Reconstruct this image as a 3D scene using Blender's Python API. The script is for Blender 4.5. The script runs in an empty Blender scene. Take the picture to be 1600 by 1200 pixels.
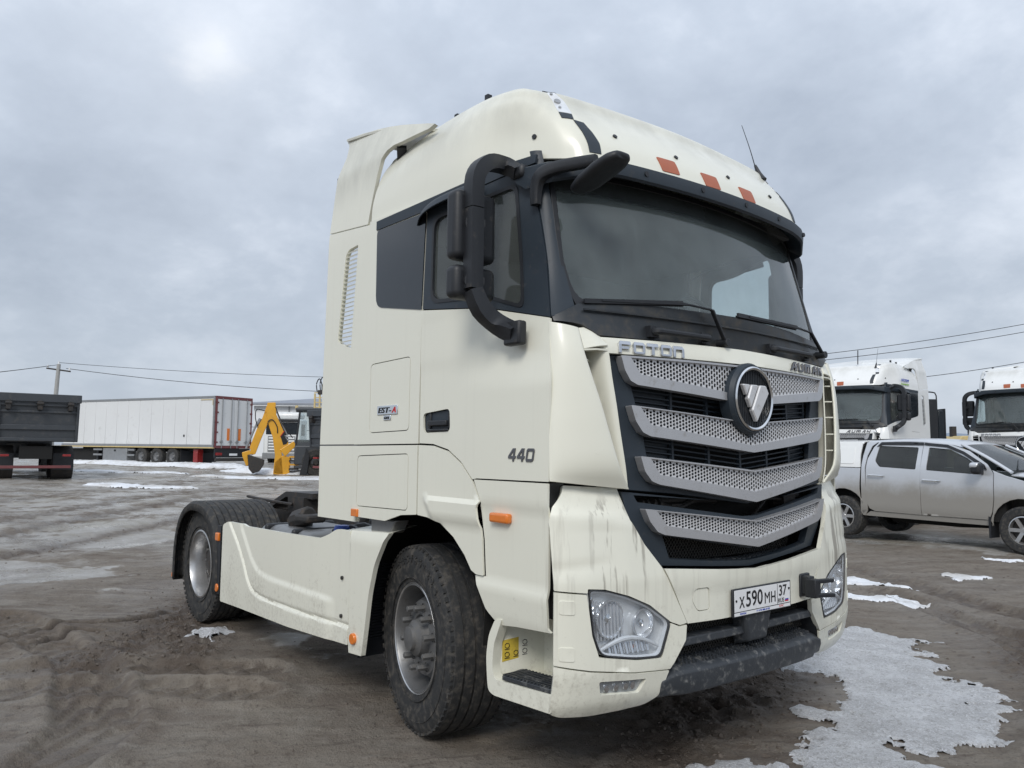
import bpy, bmesh, math, random
import numpy as np
from mathutils import Vector, Matrix
from mathutils.geometry import delaunay_2d_cdt
random.seed(7)
R = math.radians
scene = bpy.context.scene
col = scene.collection

# ------------------------------------------------------------------ camera
cam_d = bpy.data.cameras.new('camera'); cam = bpy.data.objects.new('camera', cam_d); col.objects.link(cam)
yaw, pitch, roll = R(140.809), R(4.736), R(.616)
fw = Vector((math.cos(yaw)*math.cos(pitch), math.sin(yaw)*math.cos(pitch), math.sin(pitch)))
rt0 = Vector((math.sin(yaw), -math.cos(yaw), 0)); up0 = rt0.cross(fw)
rt = rt0*math.cos(roll)+up0*math.sin(roll); up = up0*math.cos(roll)-rt0*math.sin(roll)
M = Matrix((rt, up, -fw)).transposed().to_4x4(); M.translation = Vector((3.882, -3.626, 1.594))
cam.matrix_world = M
cam_d.sensor_width = 36; cam_d.lens = 1230.667/1600*36; cam_d.clip_start = .05; cam_d.clip_end = 6000
scene.camera = cam

# ------------------------------------------------------------------ sky and sun
SUN_EL, SUN_AZ = R(40), R(-50)     # the sun stands behind and right of the camera, veiled by cloud
w = bpy.data.worlds.new('World'); scene.world = w; w.use_nodes = True
nt = w.node_tree; nt.nodes.clear(); N = nt.nodes.new; LK = nt.links.new
out = N('ShaderNodeOutputWorld'); bg = N('ShaderNodeBackground'); bg.inputs[1].default_value = .1
sky = N('ShaderNodeTexSky'); sky.sky_type = 'NISHITA'; sky.sun_disc = False
sky.sun_elevation = SUN_EL; sky.sun_rotation = math.pi/2-SUN_AZ; sky.air_density = 1.2; sky.dust_density = 2.
tc = N('ShaderNodeTexCoord'); sp = N('ShaderNodeSeparateXYZ'); LK(tc.outputs['Generated'], sp.inputs[0])
def wm(op, a, b=None, c=None, clamp=False):
    n = N('ShaderNodeMath'); n.operation = op; n.use_clamp = clamp
    for i, v in enumerate((a, b, c)):
        if v is None: continue
        if isinstance(v, (int, float)): n.inputs[i].default_value = v
        else: LK(v, n.inputs[i])
    return n.outputs[0]
zz = wm('ADD', wm('MAXIMUM', sp.outputs[2], 0), .42)
cb = N('ShaderNodeCombineXYZ'); LK(wm('DIVIDE', sp.outputs[0], zz), cb.inputs[0]); LK(wm('DIVIDE', sp.outputs[1], zz), cb.inputs[1])
def wnoise(scale, det, rough, dist=0, loc=(0, 0, 0)):
    mp = N('ShaderNodeMapping'); mp.inputs[1].default_value = loc; LK(cb.outputs[0], mp.inputs[0])
    n = N('ShaderNodeTexNoise'); n.inputs['Scale'].default_value = scale; n.inputs['Detail'].default_value = det
    n.inputs['Roughness'].default_value = rough; n.inputs['Distortion'].default_value = dist
    LK(mp.outputs[0], n.inputs[0]); return n.outputs[0]
c1 = wnoise(1.3, 6, .52, .25, (3.1, 1.7, 0)); c2 = wnoise(4.2, 6, .58, .15, (9, 4, 2))
c3 = wnoise(11., 5, .6, .1, (2, 8, 5)); cl = wm('ADD', wm('ADD', wm('MULTIPLY', c1, .56), wm('MULTIPLY', c2, .34)), wm('MULTIPLY', c3, .10))
rp = N('ShaderNodeValToRGB'); LK(cl, rp.inputs[0])
e = rp.color_ramp.elements; e[0].position = .38; e[0].color = (.36, .41, .49, 1); e[1].position = .63; e[1].color = (.66, .71, .79, 1)
m_ = rp.color_ramp.elements.new(.5); m_.color = (.46, .515, .60, 1)
# small thin gap where the cloud glows
gd = (fw*1230.667+rt*(342-800)-up*(72-600)).normalized()
vn = N('ShaderNodeVectorMath'); vn.operation = 'DISTANCE'; vn.inputs[1].default_value = gd; LK(tc.outputs['Generated'], vn.inputs[0])
g1 = wm('ADD', vn.outputs['Value'], wm('MULTIPLY', wm('SUBTRACT', c2, .5), .22))
mr = N('ShaderNodeMapRange'); mr.interpolation_type = 'SMOOTHSTEP'; LK(g1, mr.inputs[0]); mr.inputs[1].default_value = .05; mr.inputs[2].default_value = .0; mr.inputs[3].default_value = 0; mr.inputs[4].default_value = .30
mrb = N('ShaderNodeMapRange'); mrb.interpolation_type = 'SMOOTHSTEP'; LK(g1, mrb.inputs[0]); mrb.inputs[1].default_value = .28; mrb.inputs[2].default_value = .0; mrb.inputs[3].default_value = 0; mrb.inputs[4].default_value = .13
hz = N('ShaderNodeMapRange'); hz.interpolation_type = 'SMOOTHSTEP'; LK(sp.outputs[2], hz.inputs[0]); hz.inputs[1].default_value = .22; hz.inputs[2].default_value = -.02; hz.inputs[3].default_value = 0; hz.inputs[4].default_value = .65
def wmix(fac, a, b):
    n = N('ShaderNodeMix'); n.data_type = 'RGBA'
    for i, v in ((0, fac), (6, a), (7, b)):
        if isinstance(v, (int, float, tuple)): n.inputs[i].default_value = v
        else: LK(v, n.inputs[i])
    return n.outputs[2]
c = wmix(hz.outputs[0], rp.outputs[0], (.50, .57, .67, 1))
c = wmix(mrb.outputs[0], c, (.85, .87, .9, 1)); c = wmix(mr.outputs[0], c, (1., 1., 1., 1))
sc = N('ShaderNodeVectorMath'); sc.operation = 'SCALE'; LK(c, sc.inputs[0])
LK(wm('MULTIPLY', wm('ADD', wm('MULTIPLY', wm('MAXIMUM', sp.outputs[2], 0), .7), .83), 10.), sc.inputs[3])   # overcast sky brightens to the zenith
c = wmix(.93, sky.outputs[0], sc.outputs[0])
LK(c, bg.inputs[0]); LK(bg.outputs[0], out.inputs[0])
sd = bpy.data.lights.new('sun', 'SUN'); sd.energy = 1.5; sd.angle = R(22); sd.color = (1, .965, .91)
so = bpy.data.objects.new('sun', sd); col.objects.link(so)
dv = Vector((math.cos(SUN_AZ)*math.cos(SUN_EL), math.sin(SUN_AZ)*math.cos(SUN_EL), math.sin(SUN_EL)))
so.rotation_euler = dv.to_track_quat('Z', 'Y').to_euler()
vs = scene.view_settings; vs.view_transform = 'Standard'; vs.look = 'None'; vs.exposure = .28; vs.gamma = 1; vs.use_curve_mapping = False

# ------------------------------------------------------------------ material helpers
class MT:
    def __init__(s, name):
        s.m = bpy.data.materials.new(name); s.m.use_nodes = True; s.t = s.m.node_tree
        s.b = s.t.nodes['Principled BSDF']; s.o = s.t.nodes['Material Output']; s.c = None
    def n(s, ty, **k):
        n = s.t.nodes.new(ty)
        for a, v in k.items(): setattr(n, a, v)
        return n
    def l(s, a, b): s.t.links.new(a, b)
    def set(s, inp, v):
        if isinstance(v, (int, float)): inp.default_value = v
        elif isinstance(v, tuple): inp.default_value = v if len(v) == 4 or inp.type == 'VECTOR' else (*v, 1)
        else: s.l(v, inp)
    def coord(s):
        if not s.c: s.c = s.n('ShaderNodeTexCoord')
        return s.c.outputs['Object']
    def noise(s, scale, det=4, rough=.55, sc=(1, 1, 1), loc=(0, 0, 0), dist=0, rot=0):
        mp = s.n('ShaderNodeMapping'); src = s.coord()
        if rot: m0 = s.n('ShaderNodeMapping'); m0.inputs['Rotation'].default_value = (0, 0, rot); s.l(src, m0.inputs[0]); src = m0.outputs[0]
        mp.inputs['Scale'].default_value = sc; mp.inputs['Location'].default_value = loc
        s.l(src, mp.inputs[0]); n = s.n('ShaderNodeTexNoise')
        n.inputs['Scale'].default_value = scale; n.inputs['Detail'].default_value = det; n.inputs['Roughness'].default_value = rough; n.inputs['Distortion'].default_value = dist
        s.l(mp.outputs[0], n.inputs[0]); return n.outputs[0]
    def math(s, op, a, b=0., c=0., clamp=False):
        n = s.n('ShaderNodeMath', operation=op, use_clamp=clamp)
        for i, v in enumerate((a, b, c)): s.set(n.inputs[i], v)
        return n.outputs[0]
    def rng(s, v, a, b, c=0., d=1.):
        n = s.n('ShaderNodeMapRange', interpolation_type='SMOOTHSTEP'); s.l(v, n.inputs[0])
        for i, x in enumerate((a, b, c, d)): s.set(n.inputs[i+1], x)
        return n.outputs[0]
    def mix(s, f, a, b):
        n = s.n('ShaderNodeMix', data_type='RGBA'); s.set(n.inputs[0], f); s.set(n.inputs[6], a); s.set(n.inputs[7], b); return n.outputs[2]
    def xyz(s):
        n = s.n('ShaderNodeSeparateXYZ'); s.l(s.coord(), n.inputs[0]); return n.outputs
    def bump(s, h, st=.3, d=.01):
        n = s.n('ShaderNodeBump'); n.inputs['Strength'].default_value = st; n.inputs['Distance'].default_value = d
        s.l(h, n.inputs['Height']); s.l(n.outputs[0], s.b.inputs['Normal'])
def simple(name, colr, rough=.5, metal=0., var=.25, nscale=6., dirt=0., dirtc=(.16, .135, .11), coat=0., bump=0., bscale=60.):
    t = MT(name); n1 = t.noise(nscale, 5, .6)
    dk = tuple(c*(1-var) for c in colr); lt = tuple(min(1, c*(1+var*.5)) for c in colr)
    c = t.mix(n1, dk, lt)
    if dirt > 0:
        n2 = t.noise(nscale*2.7, 6, .65, loc=(5, 2, 1)); f = t.rng(n2, .62-dirt*.35, .75, 0, min(1., .35+dirt))
        c = t.mix(f, c, dirtc); t.set(t.b.inputs['Roughness'], t.math('ADD', t.math('MULTIPLY', f, .35), rough, clamp=True))
    else: t.set(t.b.inputs['Roughness'], t.math('MULTIPLY_ADD', n1, .12, rough-.05))
    t.l(c, t.b.inputs['Base Color']); t.b.inputs['Metallic'].default_value = metal
    t.b.inputs['Coat Weight'].default_value = coat; t.b.inputs['Coat Roughness'].default_value = .08
    if bump: t.bump(t.noise(bscale, 4, .6), bump, .004)
    return t.m
def paint(name, base, dirtc=(.20, .165, .12), amt=1.):
    t = MT(name); x, y, z = t.xyz()
    cloud = t.noise(1.3, 5, .6); c = t.mix(cloud, tuple(v*.94 for v in base), tuple(min(1, v*1.03) for v in base))
    # dry vertical run marks, stronger low on the front corners
    st = t.noise(1., 5, .6, sc=(17, 17, .55), loc=(2.2, .4, 0)); fine = t.noise(1., 3, .5, sc=(60, 60, 1.6))
    ay = t.math('ABSOLUTE', y); low = t.math('MULTIPLY', t.math('MULTIPLY', t.rng(z, 1.42, 1.30, 0, 1), t.rng(x, 1.12, 1.2, 0, 1)), t.math('MULTIPLY', t.rng(ay, .74, .84, .12, 1), t.rng(ay, 1.10, 1.02, .25, 1)))
    lowb = t.math('MULTIPLY', low, t.rng(z, .55, .95, .15, 1))
    sf = t.math('ADD', st, t.math('MULTIPLY', fine, .22)); s1 = t.math('ADD', t.math('MULTIPLY', t.rng(sf, .66, .78), .02*amt), t.math('MULTIPLY', t.rng(sf, .60, .71), t.math('MULTIPLY', lowb, .62*amt)), clamp=True)
    c = t.mix(s1, c, (.13, .105, .08))
    # mud spray and dust
    sp_ = t.noise(34, 4, .75, loc=(1, 7, 3)); big = t.noise(3.2, 4, .6, loc=(4, 4, 4))
    h = t.rng(z, 1.25, .35, 0, 1)
    f = t.math('MULTIPLY', t.rng(t.math('MULTIPLY_ADD', h, .16, t.math('MULTIPLY_ADD', big, .35, t.math('MULTIPLY', sp_, .65))), .62, .82), .32*amt, clamp=True)
    c = t.mix(f, c, dirtc)
    # grey film on the upward slopes of the roof
    film = t.math('MULTIPLY', t.rng(z, 3.16, 3.42, 0, .55*amt), t.rng(t.noise(2.6, 6, .7, sc=(1, 1, .35)), .3, .7))
    c = t.mix(film, c, (.42, .42, .38))
    t.l(c, t.b.inputs['Base Color'])
    t.set(t.b.inputs['Roughness'], t.math('ADD', t.math('MULTIPLY', t.math('ADD', f, film), .4), .34, clamp=True))
    t.b.inputs['Coat Weight'].default_value = .35; t.b.inputs['Coat Roughness'].default_value = .12
    t.bump(t.noise(2.4, 3, .5), .04, .02)
    return t.m
def glass(name, tint, dust=.08, dust_sheen=(.35, .37, .36), rough=.02, spec=1.5, band=None, alpha=1.):
    t = MT(name); t.t.nodes.remove(t.b)
    tr = t.n('ShaderNodeBsdfTransparent'); tr.inputs[0].default_value = (*tint, 1)
    gl = t.n('ShaderNodeBsdfGlossy'); gl.inputs['Roughness'].default_value = rough
    df = t.n('ShaderNodeBsdfDiffuse'); df.inputs[0].default_value = (*dust_sheen, 1)
    nz = t.noise(2.3, 5, .65); stz = t.noise(1., 5, .6, sc=(22, 22, .8))
    fd = t.math('MULTIPLY', t.math('ADD', t.rng(nz, -.2, .9), t.math('MULTIPLY', t.rng(stz, .55, .75), .15)), dust, clamp=True)
    if band:
        x, y, z = t.xyz(); m0 = t.n('ShaderNodeMixShader')
        tb = t.n('ShaderNodeBsdfTransparent'); tb.inputs[0].default_value = (.06, .07, .07, 1)
        t.l(t.rng(z, band[0], band[1]), m0.inputs[0]); t.l(tr.outputs[0], m0.inputs[1]); t.l(tb.outputs[0], m0.inputs[2]); tr = m0
    m1 = t.n('ShaderNodeMixShader'); t.l(fd, m1.inputs[0]); t.l(tr.outputs[0], m1.inputs[1]); t.l(df.outputs[0], m1.inputs[2])
    lw = t.n('ShaderNodeLayerWeight'); lw.inputs[0].default_value = .5; ge = t.n('ShaderNodeNewGeometry')
    fr = t.math('MULTIPLY', t.math('MULTIPLY_ADD', t.math('POWER', lw.outputs['Facing'], 4.5), .9, .055), t.math('SUBTRACT', 1., ge.outputs['Backfacing']), clamp=True)
    m2 = t.n('ShaderNodeMixShader'); t.l(fr, m2.inputs[0]); t.l(m1.outputs[0], m2.inputs[1]); t.l(gl.outputs[0], m2.inputs[2])
    t.l(m2.outputs[0], t.o.inputs[0]); return t.m

MATS = dict(
 cream=paint('cream_paint', (.775, .768, .665)),
 white=paint('white_paint', (.82, .83, .82), amt=.8),
 black=simple('black_trim', (.016, .018, .022), .5, dirt=.12, dirtc=(.09, .08, .07), bump=.15),
 navy=simple('dark_blue_grey_plastic', (.022, .032, .044), .52, dirt=.10, dirtc=(.10, .09, .08), bump=.1),
 gblack=simple('black_gloss_panel', (.013, .017, .022), .13, var=.2, dirt=.06, dirtc=(.06, .06, .055), coat=.3),
 cowl=simple('dusty_black_cowl', (.02, .024, .028), .4, nscale=3., dirt=.5, dirtc=(.085, .075, .06), bump=.1),
 rubber=simple('tyre_rubber', (.024, .025, .026), .75, nscale=9., dirt=.55, dirtc=(.105, .095, .082), bump=.4, bscale=90),
 darkgap=simple('dark_underbody', (.008, .008, .008), .85, dirt=.2, dirtc=(.03, .027, .024)),
 silver=simple('silver_grille_paint', (.50, .50, .51), .32, metal=.55, var=.12, dirt=.18, dirtc=(.28, .26, .22)),
 silver_l=simple('bright_grille_paint', (.66, .66, .67), .35, metal=.35, var=.10, dirt=.15, dirtc=(.34, .32, .28)),
 lamp_white=simple('pale_lamp_plastic', (.80, .82, .84), .3, metal=.2, nscale=20),
 lamp_bowl=simple('lamp_bowl_silvering', (.80, .82, .85), .2, metal=.75, var=.05),
 chrome=simple('chrome', (.78, .79, .80), .14, metal=1., var=.08),
 badge=simple('brushed_badge_chrome', (.62, .63, .66), .22, metal=1., var=.15),
 bgrey=simple('dark_badge_metal', (.18, .18, .19), .35, metal=.8),
 rim=simple('wheel_steel', (.22, .222, .225), .42, metal=.65, nscale=8, dirt=.35, dirtc=(.14, .13, .12)),
 rimedge=simple('polished_rim_edge', (.6, .6, .6), .3, metal=.85, nscale=14, dirt=.2, dirtc=(.2, .18, .16)),
 hub=simple('dusty_grey_hub', (.12, .12, .12), .6, metal=.2, nscale=14, dirt=.4, dirtc=(.16, .15, .135), bump=.3),
 amber=simple('amber_lens', (.75, .20, .025), .2, var=.2, nscale=40, coat=.5),
 faded=simple('faded_orange_lens', (.42, .115, .05), .45, var=.15, nscale=20),
 steel=simple('worn_dark_steel', (.045, .043, .042), .6, metal=.4, dirt=.4, dirtc=(.12, .09, .07), bump=.4),
 tank=simple('grey_tank', (.22, .225, .23), .4, metal=.5, dirt=.3),
 bluecap=simple('blue_cap', (.015, .06, .35), .35),
 lamp_grey=simple('grey_lamp_housing', (.42, .43, .44), .35, metal=.5, nscale=20),
 reflector=simple('lamp_reflector', (.8, .82, .85), .08, metal=1., var=.05),
 interior=simple('grey_cab_lining', (.085, .092, .094), .8),
 interior_light=simple('beige_cab_lining', (.14, .145, .14), .85),
 step=simple('worn_step_plastic', (.034, .039, .046), .5, nscale=8, dirt=.32, dirtc=(.26, .26, .25), bump=.5, bscale=45),
 yellow_st=simple('yellow_sticker', (.62, .46, .06), .5, nscale=30, dirt=.2),
 tan_st=simple('tan_sticker', (.55, .44, .25), .5, nscale=30, dirt=.2),
 plate=simple('white_plate', (.78, .79, .80), .35, var=.06, dirt=.12),
 ink=simple('black_ink', (.01, .01, .012), .5),
 red=simple('red_print', (.55, .02, .02), .4), blue=simple('blue_print', (.02, .06, .4), .4),
 redlamp=simple('red_lens', (.26, .02, .02), .25, coat=.4),
 maroon=simple('red_brown_paint', (.17, .05, .052), .5, dirt=.2),
 vanwhite=simple('white_box_panel', (.70, .71, .71), .5, var=.08, nscale=.5, dirt=.12, dirtc=(.45, .44, .42)),
 grey_m=simple('grey_metal', (.30, .31, .32), .45, metal=.4, dirt=.2),
 yell=simple('machine_yellow', (.72, .36, .02), .45, nscale=2, dirt=.2, dirtc=(.35, .22, .08), coat=.2),
 ochre=simple('pale_mast_yellow', (.60, .47, .22), .55, dirt=.2),
 dgrey=simple('dark_grey_truck_paint', (.050, .056, .064), .45, nscale=2, dirt=.3, dirtc=(.10, .095, .09)),
 concrete=simple('pole_concrete', (.36, .36, .35), .85, bump=.3),
 wire=simple('cable', (.03, .03, .032), .7),
 wall=simple('white_wall', (.72, .74, .76), .8, nscale=.4, var=.06),
 roofm=simple('grey_sheet_roof', (.26, .28, .32), .6, nscale=.8),
 winm=simple('dark_window', (.05, .06, .07), .2, coat=.3),
 mesh=simple('black_wire_mesh', (.07, .068, .062), .5, dirt=.25),
 glass_w=glass('windscreen_glass', (.95, .985, .975), dust=.17, dust_sheen=(.36, .42, .43), spec=1.45, band=(2.87, 2.90)),  # dust layer also paints in reflected cloud and a brighter cabin
 glass_s=glass('side_window_glass', (.90, .95, .95), dust=.15, spec=1.5),  # dust raised here too, painting the pane brighter
 glass_pk=glass('tinted_pickup_glass', (.42, .46, .46), dust=.10, spec=1.6),
 glass_lamp=glass('headlamp_glass', (.97, .98, .99), dust=.06, dust_sheen=(.6, .62, .64), spec=1.4),
)
_d = {}
def pickup_paint():
    t = MT('silver_paint_with_road_dust'); x, y, z = t.xyz()
    n1 = t.noise(2.5, 5, .6); n2 = t.noise(14, 5, .7)
    f = t.rng(t.math('ADD', z, t.math('MULTIPLY', t.math('ADD', n1, t.math('MULTIPLY', n2, .3)), .35)), 1.36, .98, 0, .93)
    c = t.mix(t.math('MULTIPLY', f, .92), (.60, .62, .65), (.25, .23, .195)); t.l(c, t.b.inputs['Base Color'])
    t.set(t.b.inputs['Metallic'], t.math('MULTIPLY_ADD', f, -.35, .35)); t.set(t.b.inputs['Roughness'], t.math('MULTIPLY_ADD', f, .35, .28))
    t.b.inputs['Coat Weight'].default_value = .3
    return t.m
MATS['pick'] = pickup_paint()

# ------------------------------------------------------------------ mesh helpers
def thing(name, label, cat, loc=(0, 0, 0), rz=0., group=None):
    o = bpy.data.objects.new(name, None); col.objects.link(o); o.location = loc; o.rotation_euler = (0, 0, rz)
    o.empty_display_size = .3; o['label'] = label; o['category'] = cat
    if group: o['group'] = group
    return o
def mk(name, verts, faces, mat, parent=None, smooth=35., bevel=0., seg=2, mir=False, kind=None):
    me = bpy.data.meshes.new(name); me.from_pydata([tuple(v) for v in verts], [], [tuple(f) for f in faces]); me.validate(); me.update()
    return mo(name, me, mat, parent, smooth, bevel, seg, mir, kind)
MIR = []
def mo(name, me, mat, parent=None, smooth=35., bevel=0., seg=2, mir=False, kind=None):
    me.materials.append(MATS[mat] if isinstance(mat, str) else mat)
    if smooth is not None:
        me.polygons.foreach_set('use_smooth', [True]*len(me.polygons)); me.set_sharp_from_angle(angle=R(smooth))
    o = bpy.data.objects.new(name, me); col.objects.link(o); o.parent = parent
    if bevel:
        b = o.modifiers.new('bevel', 'BEVEL'); b.width = bevel; b.segments = seg; b.limit_method = 'ANGLE'; b.angle_limit = R(40); b.harden_normals = False
    if mir: MIR.append(o)
    if kind: o['kind'] = kind
    return o
def do_mirror():
    mp = {}
    for o in MIR:
        me = o.data.copy(); me.transform(Matrix.Scale(-1, 4, (0, 1, 0))); me.flip_normals()
        c = o.copy(); c.data = me; col.objects.link(c); mp[o] = c
    for o, c in mp.items(): c.parent = mp.get(o.parent, o.parent)
    MIR.clear()
class MB:
    def __init__(s): s.v = []; s.f = []
    def add(s, v, f):
        k = len(s.v); s.v += [Vector(p) for p in v]; s.f += [[i+k for i in q] for q in f]; return s
    def box(s, lo, hi, mtx=None):
        v = [Vector((x, y, z)) for x in (lo[0], hi[0]) for y in (lo[1], hi[1]) for z in (lo[2], hi[2])]
        if mtx: v = [mtx @ p for p in v]
        return s.add(v, [(0, 1, 3, 2), (4, 6, 7, 5), (0, 4, 5, 1), (2, 3, 7, 6), (0, 2, 6, 4), (1, 5, 7, 3)])
    def bar(s, a, b, wx, wy=None, upv=(0, 0, 1)):
        a, b = Vector(a), Vector(b); d = (b-a).normalized(); wy = wy or wx
        u = Vector(upv)
        if abs(u.dot(d)) > .98: u = Vector((1, 0, 0))
        s_ = d.cross(u).normalized(); u = s_.cross(d)
        v = [p+s_*i*wx/2+u*j*wy/2 for p in (a, b) for i, j in ((-1, -1), (1, -1), (1, 1), (-1, 1))]
        return s.add(v, [(3, 2, 1, 0), (4, 5, 6, 7), (0, 1, 5, 4), (1, 2, 6, 5), (2, 3, 7, 6), (3, 0, 4, 7)])
    def tube(s, pts, r, n=10, sm=4, ry=None, cap=True, ref=(0, 0, 1), sq=0):
        P = [Vector(p) for p in pts]; rr = r if isinstance(r, (list, tuple)) else [r]*len(P)
        if sm > 1 and len(P) > 2:
            Q, S = [], []
            for i in range(len(P)-1):
                p0, p1, p2, p3 = P[max(i-1, 0)], P[i], P[i+1], P[min(i+2, len(P)-1)]
                for k in range(sm):
                    t = k/sm; Q.append(.5*((2*p1)+(p2-p0)*t+(2*p0-5*p1+4*p2-p3)*t*t+(3*p1-p0-3*p2+p3)*t**3)); S.append(rr[i]*(1-t)+rr[i+1]*t)
            P = Q+[P[-1]]; rr = S+[rr[-1]]
        v, f = [], []; ref = Vector(ref)
        for i, p in enumerate(P):
            d = (P[min(i+1, len(P)-1)]-P[max(i-1, 0)]).normalized()
            a = d.cross(ref)
            if a.length < .05: a = d.cross(Vector((1, .3, 0)))
            a.normalize(); b = a.cross(d)
            for k in range(n):
                t = 2*math.pi*(k+.5)/n; g_ = max(abs(math.cos(t)), abs(math.sin(t)))**-sq; v.append(p+a*math.cos(t)*rr[i]*g_+b*math.sin(t)*rr[i]*(ry or 1)*g_)
        for i in range(len(P)-1):
            for k in range(n): k2 = (k+1) % n; f.append((i*n+k, (i+1)*n+k, (i+1)*n+k2, i*n+k2))
        if cap: f.append(tuple(range(n))); f.append(tuple(reversed(range((len(P)-1)*n, len(P)*n))))
        return s.add(v, f)
    def lathe(s, prof, c=(0, 0, 0), n=48, axis='y', cap=False):
        v, f = [], []; c = Vector(c); m = len(prof)
        for i in range(n):
            t = 2*math.pi*i/n; a, b = math.cos(t), math.sin(t)
            for r, h in prof:
                v.append(c+(Vector((r*a, h, r*b)) if axis == 'y' else Vector((h, r*a, r*b)) if axis == 'x' else Vector((r*a, r*b, h))))
        for i in range(n):
            j = (i+1) % n
            for k in range(m-1): f.append((i*m+k, i*m+k+1, j*m+k+1, j*m+k))
        if cap:
            f.append(tuple(i*m for i in range(n))); f.append(tuple(i*m+m-1 for i in reversed(range(n))))
        return s.add(v, f)
    def poly(s, pts, dirv):      # prism: polygon extruded along dirv
        n = len(pts); d = Vector(dirv); v = [Vector(p) for p in pts]+[Vector(p)+d for p in pts]
        return s.add(v, [tuple(range(n))[::-1], tuple(range(n, 2*n))]+[(i, (i+1) % n, n+(i+1) % n, n+i) for i in range(n)])
    def out(s, name, mat, parent=None, fix=True, **k):
        o = mk(name, s.v, s.f, mat, parent, **k)
        if fix:
            b = bmesh.new(); b.from_mesh(o.data); bmesh.ops.recalc_face_normals(b, faces=b.faces); b.to_mesh(o.data); b.free()
            if k.get('smooth', 35) is not None: o.data.set_sharp_from_angle(angle=R(k.get('smooth', 35)))
        return o
def rnd(poly, r, n=4, skip=()):
    o = []; m = len(poly)
    for i in range(m):
        p, a, b = Vector(poly[i]), Vector(poly[i-1]), Vector(poly[(i+1) % m])
        ra = min(r, (a-p).length*.45, (b-p).length*.45) if not isinstance(r, (list, tuple)) else min(r[i], (a-p).length*.48, (b-p).length*.48)
        if ra < .001 or i in skip: o.append(tuple(p)); continue
        q0, q1 = p+(a-p).normalized()*ra, p+(b-p).normalized()*ra
        for k in range(n+1):
            t = k/n; o.append(tuple(q0*(1-t)**2+p*2*t*(1-t)+q1*t*t))
    return o
def inside(P, poly):
    x, y = P[:, 0], P[:, 1]; r = np.zeros(len(P), bool); q = np.array(poly); m = len(q)
    for i in range(m):
        x0, y0 = q[i-1]; x1, y1 = q[i]
        if y0 == y1: continue
        c = ((y0 > y) != (y1 > y)) & (x < (x1-x0)*(y-y0)/(y1-y0)+x0); r ^= c
    return r
def segdist(P, poly):
    q = np.array(poly); d = np.full(len(P), 1e9)
    for i in range(len(q)):
        a, b = q[i-1], q[i]; ab = b-a; L = (ab@ab)+1e-12
        t = np.clip(((P-a)@ab)/L, 0, 1); d = np.minimum(d, np.hypot(*(P-(a+t[:, None]*ab)).T))
    return d
def resamp(poly, g):
    o = []
    for i in range(len(poly)):
        a, b = np.array(poly[i], float), np.array(poly[(i+1) % len(poly)], float); n = max(1, int(math.ceil(np.hypot(*(b-a))/g)))
        for k in range(n): o.append(tuple(a+(b-a)*k/n))
    return o
def tri2d(poly, holes, g):
    loops = [resamp(poly, g)]+[resamp(h, g) for h in holes]
    v, ed = [], []
    for l in loops:
        k = len(v); v += l; ed += [(k+i, k+(i+1) % len(l)) for i in range(len(l))]
    nb = len(v); A = np.array(loops[0]); lo, hi = A.min(0), A.max(0)
    xs = np.arange(lo[0]+g*.6, hi[0], g); ys = np.arange(lo[1]+g*.6, hi[1], g)
    if len(xs) and len(ys):
        G = np.stack(np.meshgrid(xs, ys), -1).reshape(-1, 2); ok = inside(G, poly)
        for h in holes: ok &= ~inside(G, h)
        G = G[ok]
        if len(G):
            d = segdist(G, poly)
            for h in holes: d = np.minimum(d, segdist(G, h))
            G = G[d > g*.45]
        v += [tuple(p) for p in G]
    ov, oe, of, vo, eo, fo = delaunay_2d_cdt([Vector(p) for p in v], ed, [], 0, 1e-6)
    V = np.array([tuple(p) for p in ov]); F = np.array([tuple(f) for f in of if len(f) == 3]); C = V[F].mean(1); ok = inside(C, poly)
    for h in holes: ok &= ~inside(C, h)
    F = F[ok]; return V, F
def panel(name, poly, F, mat, parent, out_dir, holes=(), t=.015, g=.04, bevel=.004, lift=0., off=None, mir=False, smooth=35., flip=False):
    """a sheet cut to the outline poly, laid on the surface F, with real thickness"""
    V, T = tri2d(poly, holes, g); od = Vector(out_dir); e = 1e-3
    top, bot = [], []
    for a, b in V:
        p = Vector(F(a, b)); n = (Vector(F(a+e, b))-p).cross(Vector(F(a, b+e))-p)
        if n.length == 0: n = od.copy()
        n.normalize()
        if n.dot(od) < 0: n = -n
        h = lift+(off(a, b) if off else 0)
        top.append(p+n*h); bot.append(p+n*(h-t))
    k = len(V)
    # orientation
    a, b, c = (top[i] for i in T[0]); 
    if (b-a).cross(c-a).dot(od) < 0: T = T[:, ::-1]
    fs = [tuple(int(i) for i in f) for f in T]; cnt = {}
    for f in fs:
        for i in range(3):
            x, y = f[i], f[(i+1) % 3]; cnt[(x, y)] = 1
    rim = [(x, y) for (x, y) in cnt if (y, x) not in cnt]
    faces = list(fs)+[tuple(i+k for i in reversed(f)) for f in fs]+[(y, x, x+k, y+k) for x, y in rim]
    return mk(name, top+bot, faces, mat, parent, smooth=smooth, bevel=bevel, mir=mir)
def crm(P, t):   # catmull-rom through a list of numpy rows
    n = len(P)-1; i = min(int(t), n-1); f = t-i
    p1, p2 = P[i], P[i+1]; p0 = P[i-1] if i > 0 else 2*p1-p2; p3 = P[i+2] if i < n-1 else 2*p2-p1
    return .5*((2*p1)+(p2-p0)*f+(2*p0-5*p1+4*p2-p3)*f*f+(3*p1-p0-3*p2+p3)*f**3)
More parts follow.
